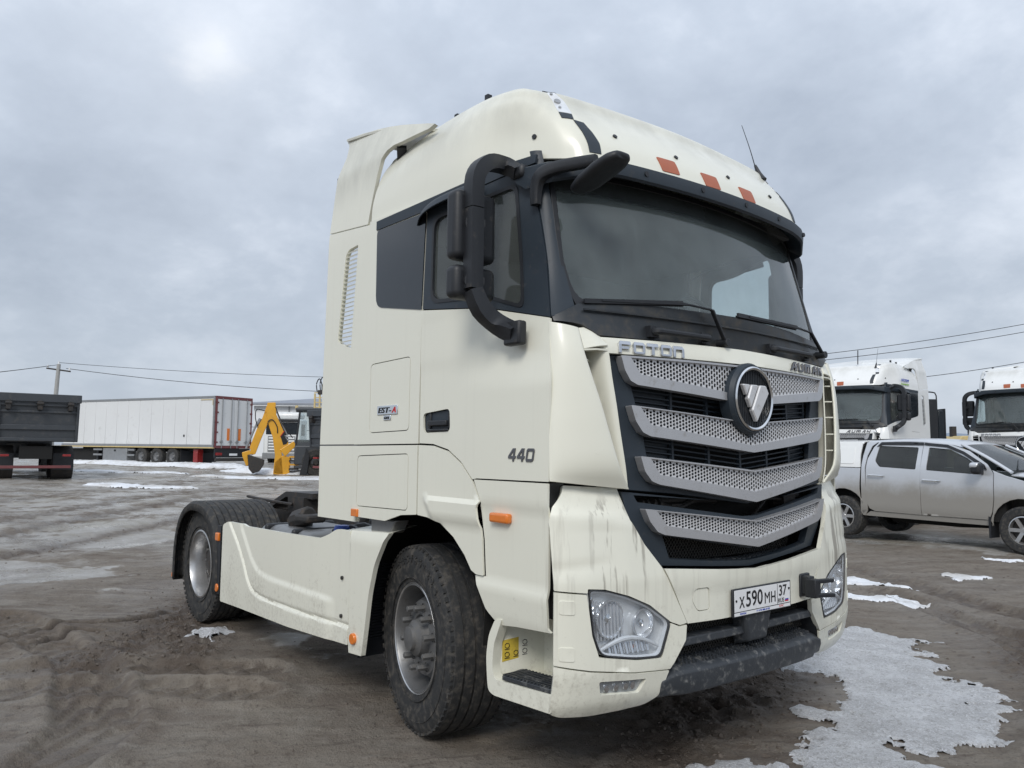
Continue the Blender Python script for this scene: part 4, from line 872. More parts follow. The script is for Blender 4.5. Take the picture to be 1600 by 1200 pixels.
# ---- badges on the side
Xs = (1, 0, 0); Zs = (0, 0, 1)
b = MB(); b.box((-.31, -1.256, 1.79), (-.075, -1.249, 1.845)); b.box((-.235, -1.256, 1.757), (-.15, -1.249, 1.787)); bd = b.out('side_badge', 'chrome', T, bevel=.003)
text('badge_text', 'EST-', 'ink', bd, (-.295, -1.2565, 1.80), Xs, Zs, .034, .15, shear=.2, bold=.02); text('badge_text', 'A', 'red', bd, (-.138, -1.2565, 1.80), Xs, Zs, .034, .045, shear=.3, bold=.02); text('badge_text', '6X4', 'ink', bd, (-.222, -1.2565, 1.763), Xs, Zs, .016, .055, bold=.02)
def FSg(x, z): return Vector((x, -1.25, z))
def glyphS(polys, x0, z0, w_, h_, mat, shear=.2):
    for outer, hole in polys:
        f = lambda pl: [(x0+a*w_+b_*h_*shear, z0+b_*h_) for a, b_ in pl]
        panel('number_badge', f(outer), FSg, mat, T, OY, holes=[f(hole)] if hole else [], t=.005, lift=.005, g=.5, bevel=.001, smooth=None)
g4 = [([(.62, 0), (.84, 0), (.84, .22), (1, .22), (1, .42), (.84, .42), (.84, 1), (.5, 1), (0, .42), (0, .22), (.62, .22)], [(.3, .42), (.62, .42), (.62, .78)])]
glyphS(g4, .945, 1.537, .055, .062, 'bgrey'); glyphS(g4, 1.010, 1.537, .055, .062, 'bgrey'); glyphS(gO, 1.075, 1.537, .055, .062, 'bgrey')

# ---- mirrors
def sl(x, y, z): return (x+(x-3.88)*.0327, y+.07, z+(z-1.594)*.0327)
b = MB(); MX = Matrix.Identity(4)
b.tube([(.90, -1.17, 2.985), sl(.925, -1.28, 2.985), sl(.955, -1.41, 2.955), sl(.967, -1.485, 2.87), sl(.967, -1.49, 2.72)], [.030, .036, .039, .038, .037], 20, 4, ref=(1, 0, 0), sq=.86)
b.tube([sl(.967, -1.49, 2.715), sl(.967, -1.49, 2.335)], .037, 20, 1, ref=(1, 0, 0), sq=.86); b.tube([sl(.967, -1.49, 2.33), sl(.985, -1.45, 2.24), sl(1.01, -1.37, 2.175), (1.02, -1.27, 2.14)], [.037, .040, .040, .040], 20, 3, ref=(1, 0, 0), sq=.86)
ma = b.out('mirror_arm', 'black', T, smooth=40, mir=True)
b = MB(); b.box((.955, -1.30, 2.085), (1.075, -1.248, 2.20)); b.out('arm_bracket', 'black', ma, bevel=.012, mir=True)
b = MB(); b.box((.85, -1.19, 2.95), (.95, -1.13, 3.02)); b.out('arm_bracket', 'black', ma, bevel=.02, mir=True)
def housing(nm, cx, cy, zc, w_, h_, d_):
    cx, cy, zc = sl(cx, cy, zc)
    b = MB(); b.box((cx-d_/2, cy-w_/2, zc-h_/2), (cx+d_/2, cy+w_/2, zc+h_/2)); o = b.out(nm, 'black', T, bevel=min(d_, w_)*.34, seg=5, mir=True)
    b = MB(); b.box((cx-d_/2-.004, cy-w_/2+.02, zc-h_/2+.02), (cx-d_/2+.01, cy+w_/2-.02, zc+h_/2-.02)); b.out('mirror_glass', 'reflector', o, bevel=.01, mir=True)
    b = MB(); b.tube([(cx, cy, zc), (.885, -1.42, zc)], .05, 12, 1, ref=(0, 0, 1)); b.out('pivot', 'black', o, mir=True)
housing('mirror_head', .893, -1.45, 2.645, .25, .345, .10); housing('mirror_head', .893, -1.45, 2.372, .25, .165, .10)
b = MB(); b.tube([(1.02, -1.155, 2.79), (1.025, -1.155, 2.88), (1.06, -1.15, 2.935), (1.14, -1.12, 2.955), (1.25, -1.08, 2.955), (1.34, -1.06, 2.95)], [.026, .032, .034, .03, .03, .026], 16, 4, ref=(0, 1, 0), ry=.8, sq=.7); km = b.out('kerb_mirror_arm', 'black', T)
b = MB(); b.tube([(1.19, -1.055, 2.835), (1.215, -1.055, 2.84), (1.29, -1.055, 2.862), (1.38, -1.05, 2.895), (1.45, -1.045, 2.918), (1.492, -1.04, 2.93), (1.505, -1.04, 2.93)], [.012, .050, .074, .080, .074, .052, .014], 18, 4, ref=(0, 0, 1), ry=.38, sq=.5); b.out('mirror_shell', 'black', km)

# ---- wheels
def tyre_prof(R_, W, rw, gro=4):
    h = W/2; p = [(rw, -h*.80), (rw+.02, -h*.92), (rw+(R_-rw)*.45, -h*1.0), (R_-.05, -h*.97), (R_-.018, -h*.90), (R_-.004, -h*.82)]
    gs = np.linspace(-h*.52, h*.52, gro)
    for g_ in gs: p += [(R_, g_-.009), (R_-.013, g_-.006), (R_-.013, g_+.006), (R_, g_+.009)]
    return p+[(R_-.004, h*.82), (R_-.018, h*.90), (R_-.05, h*.97), (rw+(R_-rw)*.45, h), (rw+.02, h*.92), (rw, h*.80)]
def tyre(name, c, R_, W, rw, par, tm):
    b = MB(); b.lathe(tyre_prof(R_, W, rw), (0, 0, 0), 96, 'y'); h = W/2
    # shoulder notches and raised sidewall rings
    for k in range(64):
        t = 2*math.pi*k/64; m_ = Matrix.Rotation(t, 4, 'Y')
        for s_ in (-1, 1): b.box((R_-.02, s_*h*.88-.012, -.013), (R_-.008, s_*h*.88+.012, .013), m_)
    for rr_ in (rw+.045, R_-.075):
        b.tube([(rr_*math.cos(t), -h*(.985 if rr_ < R_-.1 else .985), rr_*math.sin(t)) for t in np.linspace(0, 2*math.pi, 65)], .004, 4, 1, cap=False)
    o = b.out(name, 'rubber', par, smooth=30)
    o.matrix_local = tm; return o
def wheel(nm, x, y, steer, kind, s_):
    root = bpy.data.objects.new(nm, None); col.objects.link(root); root.parent = T
    tm = Matrix.Translation((x, y, .52)) @ Matrix.Rotation(R(steer), 4, 'Z') @ (Matrix.Identity(4) if s_ < 0 else Matrix.Rotation(math.pi, 4, 'Z')); root.matrix_local = tm
    root.empty_display_size = .2
    I = Matrix.Identity(4)
    if kind == 'front':
        W = .365; h = W/2; tyre('tyre', 0, .522, W, .292, root, I)
        b = MB(); b.lathe([(.302, -h*.86), (.305, -h*.90), (.292, -h*.91), (.286, -h*.86), (.282, -h*.6), (.262, -h*.3), (.258, .0), (.25, .12)], (0, 0, 0), 64, 'y'); b.out('rim', 'rim', root)
        b = MB(); b.lathe([(.298, -h*.90), (.304, -h*.93), (.310, -h*.88)], (0, 0, 0), 64, 'y'); b.out('rim_edge', 'rimedge', root)
        b = MB(); b.lathe([(.262, -.02), (.235, -.06), (.205, -.115), (.125, -.125), (.115, -.11)], (0, 0, 0), 48, 'y'); b.out('wheel_disc', 'rim', root)
        b = MB(); b.lathe([(.125, -.10), (.108, -.13), (.10, -.165), (.072, -.185), (.066, -.205), (.03, -.212), (0, -.212)], (0, 0, 0), 32, 'y'); b.out('hub', 'hub', root)
        for k in range(10):
            t = 2*math.pi*(k+.3)/10; c_ = Vector((.168*math.cos(t), 0, .168*math.sin(t))); b = MB(); b.lathe([(.026, -.118), (.026, -.126)], c_, 12, 'y'); b.lathe([(0, -.185), (.016, -.182), (.0185, -.175), (.0185, -.118)], c_, 6, 'y'); b.out('wheel_nut', 'hub', root)
        lab = '385/65R22.5'
        for k, ch in enumerate(lab):
            if s_ > 0: break
            t = R(118-k*8.2); r0 = .418; xd = Vector((math.sin(t), 0, -math.cos(t))); ud = Vector((math.cos(t), 0, math.sin(t)))
            text('sidewall_letter', ch, 'rubber', root, ud*r0+xd*-.02+Vector((0, -h*.992, 0)), xd, ud, .046, .034, ext=.004, bold=.02)
    else:
        W = .285; h = W/2
        tyre('tyre', 0, .522, W, .292, root, I); tyre('tyre', 0, .522, W, .292, root, Matrix.Translation((0, .33, 0)))
        b = MB(); b.lathe([(.302, -h*.88), (.306, -h*.93), (.292, -h*.95), (.286, -h*.86), (.276, -.08), (.266, -.02), (.263, .01)], (0, 0, 0), 64, 'y'); b.out('rim', 'rimedge', root); b = MB(); b.lathe([(.264, .005), (.20, .02), (.135, .025), (.13, .01), (.12, -.04), (.09, -.05), (0, -.055)], (0, 0, 0), 48, 'y'); b.out('wheel_disc', 'steel', root)
        b = MB(); b.lathe([(.262, .12), (.262, .45)], (0, 0, 0), 32, 'y'); b.out('inner_rim', 'rim', root)
        for k in range(10):
            t = 2*math.pi*k/10; c_ = Vector((.168*math.cos(t), 0, .168*math.sin(t))); b = MB(); b.lathe([(0, -.035), (.016, -.032), (.0185, -.02), (.0185, .022)], c_, 6, 'y'); b.out('wheel_nut', 'hub', root)
        b = MB(); b.box((.20, .02, -.26+.02), (.245, .024, -.19)); 
    return root
for s_ in (-1, 1):
    wheel('front_wheel', 0.02, s_*.985, -10, 'front', s_); wheel('rear_wheel', -3.6, s_*1.06, 0, 'rear', s_)
b = MB(); b.tube([(0.02, -.9, .50), (.02, .9, .50)], .06, 10, 1, ref=(1, 0, 0)); b.out('front_axle', 'steel', T)
b = MB(); b.tube([(-3.6, -.9, .52), (-3.6, .9, .52)], .09, 12, 1, ref=(1, 0, 0)); b.lathe([(0, -.25), (.14, -.2), (.2, 0), (.14, .2), (0, .25)], (-3.6, 0, .54), 16, 'y'); b.out('rear_axle', 'steel', T)

# ---- front wheel housing
b = MB(); vv, ff = [], []; arc = [(.70, .62), (.72, .85), (.64, 1.03), (.45, 1.17), (.2, 1.225), (-.1, 1.235), (-.35, 1.16), (-.52, 1.0), (-.60, .8), (-.62, .45)]
for x, z in arc: vv += [(x, -1.2, z), (x, -.62, z)]
for i in range(len(arc)-1): ff.append((2*i, 2*i+1, 2*i+3, 2*i+2))
ff.append(tuple(range(1, 2*len(arc), 2)))
wa = mk('wheel_housing', vv, ff, 'darkgap', T, mir=True)
b = MB()
for k in range(26): z = .40+k*.018; b.box((-.575, -1.2, z), (-.565, -.75, z+.009))
b.box((-.59, -1.2, .30), (-.575, -.75, .9)); b.out('mud_flap', 'black', T, smooth=None, mir=True)
# bits of suspension seen over the tyre
b = MB(); b.tube([(.12, -.86, 1.2), (.16, -.86, .95)], .03, 8, 1); b.bar((-.2, -.8, 1.1), (.4, -.8, 1.12), .03); b.bar((-.1, -.78, 1.0), (.3, -.78, 1.1), .02); b.bar((0, -.78, 1.16), (.3, -.78, 1.16), .05, .02); b.out('suspension', 'steel', T, mir=True)
# bracket under the cab rear corner
b = MB(); b.add([(-.45, -1.2, 1.17), (-.16, -1.2, 1.17), (-.22, -1.2, 1.09), (-.45, -1.2, 1.08), (-.45, -1.1, 1.17), (-.16, -1.1, 1.17), (-.22, -1.1, 1.09), (-.45, -1.1, 1.08)], [(0, 1, 2, 3), (7, 6, 5, 4), (0, 4, 5, 1), (1, 5, 6, 2), (2, 6, 7, 3), (3, 7, 4, 0)]); b.out('cab_bracket', 'tank', T, bevel=.01, mir=True)

# ---- side skirt
L2 = [(-2.46, 1.02), (-2.421, .942), (-2.21, .738), (-2.12, .68), (-2.033, .650), (-1.90, .635), (-1.728, .630), (-1.188, .628), (-.80, .628)]
L1 = [(-2.72, 1.02), (-2.681, .957), (-2.491, .809), (-2.36, .68), (-2.287, .582), (-2.22, .52), (-2.144, .482), (-2.0, .463), (-1.831, .458), (-1.176, .468), (-.584, .49)]
def sline(x, z, L):      # signed distance, positive above / forward of the line
    best = (1e9, 1)
    for (x0, z0), (x1, z1) in zip(L[:-1], L[1:]):
        dx, dz = x1-x0, z1-z0; q_ = dx*dx+dz*dz; t = max(0, min(1, ((x-x0)*dx+(z-z0)*dz)/q_)); d = math.hypot(x-x0-dx*t, z-z0-dz*t)
        if d < best[0]: best = (d, 1 if (dx*(z-z0)-dz*(x-x0)) > 0 else -1)
    return best[0]*best[1]
def skoff(x, z):
    a, c_ = sline(x, z, L2), sline(x, z, L1)
    v = .010*float(ip(a, [-.028, .006], [1, 0]))*float(ip(x, [-.9, -.8], [1, .0]) if x > -.9 else 1)
    v += .004*float(ip(c_, [-.016, -.004], [1, 0]))-.012*math.exp(-((c_-.004)/.010)**2)
    return v
sk = [(-2.845, .305), (-2.40, .318), (-1.5, .335), (-.612, .378), (-.612, .992), (-.622, 1.073), (-.80, 1.071), (-.90, 1.03), (-1.04, .99), (-1.6, .975), (-2.34, .962), (-2.42, .975), (-2.73, .970), (-2.845, .935)]
sidep('side_skirt', rnd(sk, [.02, 0, 0, .004, 0, .004, .04, .03, .04, .1, .02, .02, .03, .03]), off=skoff, g=.012, t=.02, bevel=.006)
sidep('skirt_front_panel', rnd([(-.606, .378), (-.600, .335), (-.44, .345), (-.405, .52), (-.37, .72), (-.31, .9), (-.21, 1.045), (-.17, 1.10), (-.616, 1.078)], [.004, .004, .004, .05, .05, .05, .05, .01, .004]), t=.03, g=.04, bevel=.008, off=lambda x, z: float(ip(z, [1.05, 1.09], [0, -.015])))
b = MB(); b.add([(-.616, -1.235, 1.075), (-.17, -1.235, 1.095), (-.20, -1.02, 1.13), (-.60, -1.02, 1.11), (-.85, -1.2, 1.05), (-.85, -1.05, 1.06)], [(0, 1, 2, 3), (4, 0, 3, 5)]); b.out('skirt_cap', 'cream', T, mir=True)
for x, z in ((-2.80, .72), (-2.80, .42), (-.70, .775), (-.70, .54)):
    b = MB(); b.tube([(x, -1.262, z), (x, -1.245, z)], .012, 10, 1, ref=(0, 0, 1)); b.out('skirt_bolt', 'steel', T, mir=True)
for x, z in ((-.535, .43), (-2.945, .40)):
    b = MB(); b.tube([(x, -1.268, z), (x, -1.245, z)], .034, 16, 1, ref=(0, 0, 1)); b.out('round_reflector', 'amber', T, bevel=.005, mir=True)
b = MB(); b.box((-3.0, -1.275, .79), (-2.92, -1.24, .86)); b.out('side_marker_lamp', 'amber', T, bevel=.008, mir=True)

# ---- chassis, tanks, fifth wheel
b = MB()
for s_ in (-1, 1): b.box((-4.35, s_*.42-.04, .72), (.9, s_*.42+.04, .98))
for x in (-4.3, -3.2, -2.4, -1.5, -.7): b.box((x-.05, -.42, .75), (x+.05, .42, .95))
b.out('chassis_frame', 'steel', T, smooth=None)
for s_ in (-1, 1):
    b = MB(); b.box((-2.35, s_*1.17-.0 if s_ < 0 else .60, .42), (-1.45, -.60 if s_ < 0 else 1.17, .985)); tk = b.out('fuel_tank', 'tank', T, bevel=.09, seg=5)
    for x in (-2.15, -1.65):
        b = MB(); 
        y0, y1 = (-1.18, -.59) if s_ < 0 else (.59, 1.18); b.box((x-.025, y0, .41), (x+.025, y1, .995)); b.out('tank_strap', 'black', tk, bevel=.095, seg=5)
    b = MB(); b.lathe([(0, .03), (.06, .028), (.07, 0), (.07, -.03)], (-1.95, s_*.95, 1.02), 20, 'z'); b.out('tank_cap', 'black', tk)
    b = MB(); b.box((-1.35, min(s_*1.15, s_*.62), .42), (-.72, max(s_*1.15, s_*.62), .96)); t2 = b.out('battery_box', 'tank', T, bevel=.05, seg=4)
    b = MB(); b.lathe([(0, .06), (.045, .058), (.055, .04), (.055, 0), (.07, -.01), (.07, -.05)], (-1.12, s_*1.05, 1.0), 16, 'z'); b.out('urea_cap', 'bluecap', t2)
b = MB(); b.tube([(-2.0, -1.0, 1.0), (-1.95, -1.0, 1.04), (-1.75, -1.0, 1.08)], [.07, .07, .07], 10, 1); b.box((-1.85, -1.08, 1.03), (-1.62, -.92, 1.09)); b.out('filler_neck', 'steel', T, bevel=.02)
b = MB(); b.box((-1.7, -.6, .98), (-.65, .6, 1.01)); 
for k in range(9): b.box((-1.65+k*.11, -.6, 1.01), (-1.62+k*.11, .6, 1.03))
b.out('catwalk', 'steel', T, smooth=None)
rr_ = random.Random(5)
for k in range(4): b = MB(); x = -1.45+k*.2; b.lathe([(0, .035), (.05, .03), (.055, 0), (.055, -.04)], (x, -.68-.03*(k % 2), 1.04), 14, 'z'); b.out('air_valve', 'steel', T)
for k in range(5):
    y = -.5+k*.25; b = MB(); b.tube([(-.62, y, 1.45), (-.85, y+.05, 1.28), (-1.1, y+.02, 1.12), (-1.35, y+.08, 1.2), (-1.2, y-.1, 1.06)], .013, 6); b.out('air_hose', 'black', T)
b = MB(); b.tube([(-1.35, -1.0, 1.0), (-1.1, -.98, 1.05), (-.9, -1.0, 1.02), (-.7, -.95, 1.06)], .012, 6); b.tube([(-1.4, -.9, .99), (-1.1, -.88, 1.06), (-.8, -.9, 1.0)], .012, 6); b.box((-.98, -1.08, .96), (-.8, -.98, 1.03)); b.out('pipework', 'black', T)
b = MB()      # fifth wheel
for s_ in (-1, 1): b.add([(-3.35, s_*.05, 1.18), (-2.85, s_*.12, 1.19), (-2.85, s_*.46, 1.17), (-3.35, s_*.5, 1.17), (-3.95, s_*.42, 1.02), (-3.95, s_*.16, 1.02)]+[(-3.35, s_*.05, 1.13), (-2.85, s_*.12, 1.14), (-2.85, s_*.46, 1.12), (-3.35, s_*.5, 1.12), (-3.95, s_*.42, .97), (-3.95, s_*.16, .97)], [(0, 1, 2, 3, 4, 5), (11, 10, 9, 8, 7, 6)]+[(i, (i+1) % 6, 6+(i+1) % 6, 6+i) for i in range(6)])
b.box((-3.3, -.5, .98), (-2.95, .5, 1.13)); b.tube([(-3.3, .3, 1.08), (-3.6, .8, 1.06), (-3.7, 1.0, 1.05)], .015, 6); b.tube([(-3.15, -.52, 1.06), (-3.4, -.62, 1.08), (-3.9, -.66, 1.10)], .014, 6); b.out('fifth_wheel', 'steel', T, smooth=20)
# rear mudguards
yo, yi = -1.262, -.66; ribs = np.linspace(yo+.05, yi-.03, 10); prof = []
ys = [yo, yo+.004, yo+.03]; dr = [-.075, -.02, 0]
for r_ in ribs: ys += [r_-.012, r_-.007, r_+.007, r_+.012]; dr += [0, -.012, -.012, 0]
ys += [yi-.01, yi]; dr += [0, -.02]
vv, ff = [], []; A = np.concatenate([np.radians(np.linspace(-8, 20, 4)), np.radians(np.linspace(28, 168, 22)), np.radians(np.linspace(176, 190, 3))])
def arcp(a, d):
    ca, sa = math.cos(a), math.sin(a); ex = .62+d; pw = .82
    return -3.57+ex*math.copysign(abs(ca)**pw, ca), .46+ex*math.copysign(abs(sa)**pw, sa)
for a in A:
    for y, d in zip(ys, dr): x, z = arcp(a, d); vv.append((x, y, z))
m_ = len(ys)
for i in range(len(A)-1):
    for k in range(m_-1): ff.append((i*m_+k, (i+1)*m_+k, (i+1)*m_+k+1, i*m_+k+1))
mg = mk('rear_mudguard', vv, ff, 'rubber', T, smooth=30, mir=True); sm_ = mg.modifiers.new('solid', 'SOLIDIFY'); sm_.thickness = .012
b = MB(); b.box((-4.21, -1.25, .30), (-4.195, -.68, .52)); b.box((-2.975, -1.262, .33), (-2.96, -1.235, .5)); b.box((-2.99, -1.258, .35), (-2.90, -1.245, .92)); b.out('mudguard_flap', 'black', mg, smooth=None, mir=True)
b = MB(); b.box((-4.215, -1.262, .33), (-4.19, -1.235, .37)); b.out('guard_reflector', 'amber', mg, mir=True)
b = MB(); b.box((-4.42, -1.0, .62), (-4.36, 1.0, .78)); b.out('rear_crossmember', 'steel', T, bevel=.01)
for s_ in (-1, 1): b = MB(); b.box((-4.46, s_*.85-.16, .63), (-4.42, s_*.85+.16, .76)); b.out('tail_lamp', 'redlamp', T, bevel=.01)
do_mirror()
# ------------------------------------------------------------------ terrain
def vnoise(x, y, seed=0):
    xi = np.floor(x).astype(np.int64); yi = np.floor(y).astype(np.int64); fx = x-xi; fy = y-yi
    fx = fx*fx*fx*(fx*(fx*6-15)+10); fy = fy*fy*fy*(fy*(fy*6-15)+10)
    def h(a, b):
        n = (a*374761393+b*668265263+seed*1442695041) & 0xffffffff; n = ((n ^ (n >> 13))*1274126177) & 0xffffffff; n = n ^ (n >> 16)
        return (n & 0xffff)/65535.
    return (h(xi, yi)*(1-fx)+h(xi+1, yi)*fx)*(1-fy)+(h(xi, yi+1)*(1-fx)+h(xi+1, yi+1)*fx)*fy
def fbm(x, y, o=4, seed=0, g=.5):
    s = 0; a = 1; t = 0
    for i in range(o): s = s+a*(vnoise(x*2**i+i*17.3, y*2**i-i*9.1, seed+i)-.5); t += a; a *= g
    return s/t*2
def sstep(v, a, b): t = np.clip((v-a)/(b-a), 0, 1); return t*t*(3-2*t)
def linedist(x, y, pts):
    P = np.stack([x, y], -1); d = np.full(x.shape, 1e9)
    for a, b in zip(pts[:-1], pts[1:]):
        a, b = np.array(a), np.array(b); ab = b-a; t = np.clip(((P-a)@ab)/(ab@ab), 0, 1); d = np.minimum(d, np.hypot(*np.moveaxis(P-(a+t[..., None]*ab), -1, 0)))
    return d
CHURN = [[(-2.55, -2.35), (-2.9, -2.0), (-3.4, -1.55), (-4.3, -.9), (-5.2, -.4)], [(1.0, -.25), (.75, .3), (.68, .92), (.45, 1.8)], [(2.3, 2.6), (1.7, 3.3), (1.3, 4.6)], [(-8.5, -3.2), (-10, -1.5), (-13, 1.2), (-17, 5)], [(-2.2, -1.75), (-2.75, -1.5), (-3.2, -1.45)]]
TRACK = [[(-.2, -3.2), (-1.2, -2.5), (-2.6, -2.3), (-4.6, -2.6)], [(2.6, .9), (2.2, 2.6), (1.2, 4.2), (-.6, 5.6)], [(-14.6, -1.6), (-18.9, 2.2), (-22.3, 5.6), (-24, 8.8)], [(-11.5, -2.4), (-15, .4), (-19, 4.2)], [(-16.3, -3.4), (-21, .4), (-26, 6)], [(3, 3.2), (1.2, 5.2), (-2, 7.2)], [(-1.2, -1.6), (-1.94, -2.3), (-2.2, -3.4)], [(-1.7, -1.4), (-2.5, -2.4), (-2.9, -3.5)]]
CRACK = [[(-3.75, -3.4), (-3.82, -2.69), (-3.93, -2.41), (-4.03, -2.16), (-3.89, -1.89), (-3.91, -1.67), (-4.09, -1.28)], [(-3.45, -3.3), (-3.5, -2.73), (-3.55, -2.47), (-3.7, -2.18), (-3.58, -2.02)]]
def H(x, y, fine=True):
    x = np.asarray(x, float); y = np.asarray(y, float)
    h = np.interp(x, [-42, -30, -14, -7], [.50, .38, .10, 0.])+.10*np.exp(-((x+2)**2/16+(y-11)**2/7))
    d0 = np.hypot(x-3.9, y+3.6); far = np.clip(d0/14, 0, 1)
    flat = 1-.85*np.exp(-((x+1.8)/3.2)**4-((y)/1.6)**4)
    h = h+fbm(x*.35, y*.35, 3, 5)*(.035+.05*far)*flat+fbm(x*1.6, y*1.6, 3, 9)*.011*(.5+.5*flat)
    if fine:
        near = 1-sstep(d0, 16, 30)
        h = h+near*(fbm(x*7, y*7, 3, 21)*.008+fbm(x*17, y*17, 2, 27)*.004+np.clip(fbm(x*4.2, y*4.2, 4, 29, .6)-.15, 0, 1)*.02)
        m = np.abs(fbm(x*2.3, y*2.3, 4, 33)); h = h-near*np.clip(.05-m, 0, 1)*.10
        for k, c in enumerate(CHURN):
            d = linedist(x, y, c)+fbm(x*3, y*3, 2, 50+k)*.12; w_ = np.exp(-(d/.30)**2); h = h+w_*(fbm(x*11, y*11, 4, 60+k, .6)*.065-.008)
        for k, c in enumerate(TRACK):
            d = linedist(x, y, c)+fbm(x*1.2, y*1.2, 2, 70+k)*.05; w_ = 1-sstep(d, .17, .22); rim = np.exp(-((d-.25)/.06)**2)
            h = h-w_*.028+rim*.024+w_*.014*np.sign(np.sin((x*1.2+y)*26+np.sin(d*30)*1.5))*.6+w_*fbm(x*9, y*9, 2, 80)*.006
        for k, c in enumerate(CRACK):
            d = linedist(x, y, c)+fbm(x*6, y*6, 3, 90+k)*.05; h = h-np.exp(-(d/.032)**2)*.060+np.exp(-((d-.09)/.05)**2)*.018
    return h
def axis(lo, hi, s, far, g):
    a = list(np.arange(lo, hi+1e-6, s)); st = s
    while a[-1] < far: st *= g; a.append(a[-1]+st)
    st = s; b = []; v = lo
    while v > -far: st *= g; v -= st; b.append(v)
    return np.array(b[::-1]+a)
ICE = [[(-9.7, -3.4), (-9.28, -2.09), (-8.77, -1.57), (-8.75, -1.11), (-7.8, -1.0), (-6.97, -.75), (-6.35, -1.03), (-6.13, -1.31), (-5.69, -1.63), (-6.13, -1.86), (-6.34, -2.41), (-6.79, -3.4)],
       [(-11.45, -1.5), (-14.15, .15), (-13.93, 1.53), (-9.84, .44), (-9.4, -.35), (-10.16, -1.6)], [(-18.1, -.4), (-19.2, 1.2), (-18, 1.0), (-16.6, -.1)],
       [(-3.3, -.85), (-3.27, -.43), (-2.6, -.37), (-1.9, -.76), (-2.2, -1.28), (-2.8, -1.2)], [(-4.5, 8.6), (-3, 9.4), (0, 9.6), (1.5, 11.4), (-2, 12.4), (-4.5, 12)]]
xs_ = axis(-4.6, 3.2, .023, 2600, 1.045); ys_ = axis(-3.6, 4.2, .023, 2600, 1.045)
X, Y = np.meshgrid(xs_, ys_, indexing='ij'); Z = H(X, Y); nx, ny = X.shape
ice = np.zeros(X.size); Pf = np.stack([X.ravel(), Y.ravel()], 1)
for k, p in enumerate(ICE):
    q = np.array(p); lo, hi = q.min(0)-2, q.max(0)+2; sel = np.all((Pf > lo) & (Pf < hi), 1); S_ = Pf[sel]
    sd_ = np.where(inside(S_, p), 1, -1)*segdist(S_, p)+fbm(S_[:, 0]*1.3, S_[:, 1]*1.3, 5, 100+k, .6)*.7
    ice[sel] = np.maximum(ice[sel], sstep(sd_, -.05, .45)*(.7 if k == 4 else 1))
ch = np.zeros(X.size)
for k, c in enumerate(CHURN+TRACK[2:5]): ch = np.maximum(ch, np.exp(-(linedist(Pf[:, 0], Pf[:, 1], c)/.34)**2))
for k, c in enumerate(TRACK):
    d_ = linedist(Pf[:, 0], Pf[:, 1], c)+fbm(Pf[:, 0]*1.2, Pf[:, 1]*1.2, 2, 70+k)*.05; w_ = 1-sstep(d_, .16, .24)
    pat = .5+.5*np.sign(np.sin((Pf[:, 0]*1.2+Pf[:, 1])*26+np.sin(d_*30)*1.5)); ch = np.maximum(ch, w_*(.30+.45*pat)*(.55+.9*np.clip(fbm(Pf[:, 0]*1.1, Pf[:, 1]*1.1, 3, 140+k)+.35, 0, 1)))
crk = np.zeros(X.size)
for k, c in enumerate(CRACK): d_ = linedist(Pf[:, 0], Pf[:, 1], c)+fbm(Pf[:, 0]*6, Pf[:, 1]*6, 3, 90+k)*.05; crk = np.maximum(crk, np.exp(-(d_/.035)**2)); ch = np.maximum(ch, .7*np.exp(-(d_/.12)**2))
ch = np.clip(ch, 0, 1)
me = bpy.data.meshes.new('ground'); me.vertices.add(nx*ny); me.vertices.foreach_set('co', np.stack([X, Y, Z], -1).astype(np.float32).ravel())
i, j = np.meshgrid(np.arange(nx-1), np.arange(ny-1), indexing='ij'); a = (i*ny+j).ravel(); q = np.stack([a, a+ny, a+ny+1, a+1], 1).astype(np.int32)
me.loops.add(q.size); me.loops.foreach_set('vertex_index', q.ravel()); me.polygons.add(len(q)); me.polygons.foreach_set('loop_start', np.arange(0, q.size, 4, dtype=np.int32)); me.update(calc_edges=True)
me.polygons.foreach_set('use_smooth', np.ones(len(q), bool))
for nm, v in (('ice', ice), ('churn', ch), ('crack', crk)):
    at = me.attributes.new(nm, 'FLOAT', 'POINT'); at.data.foreach_set('value', v.astype(np.float32))
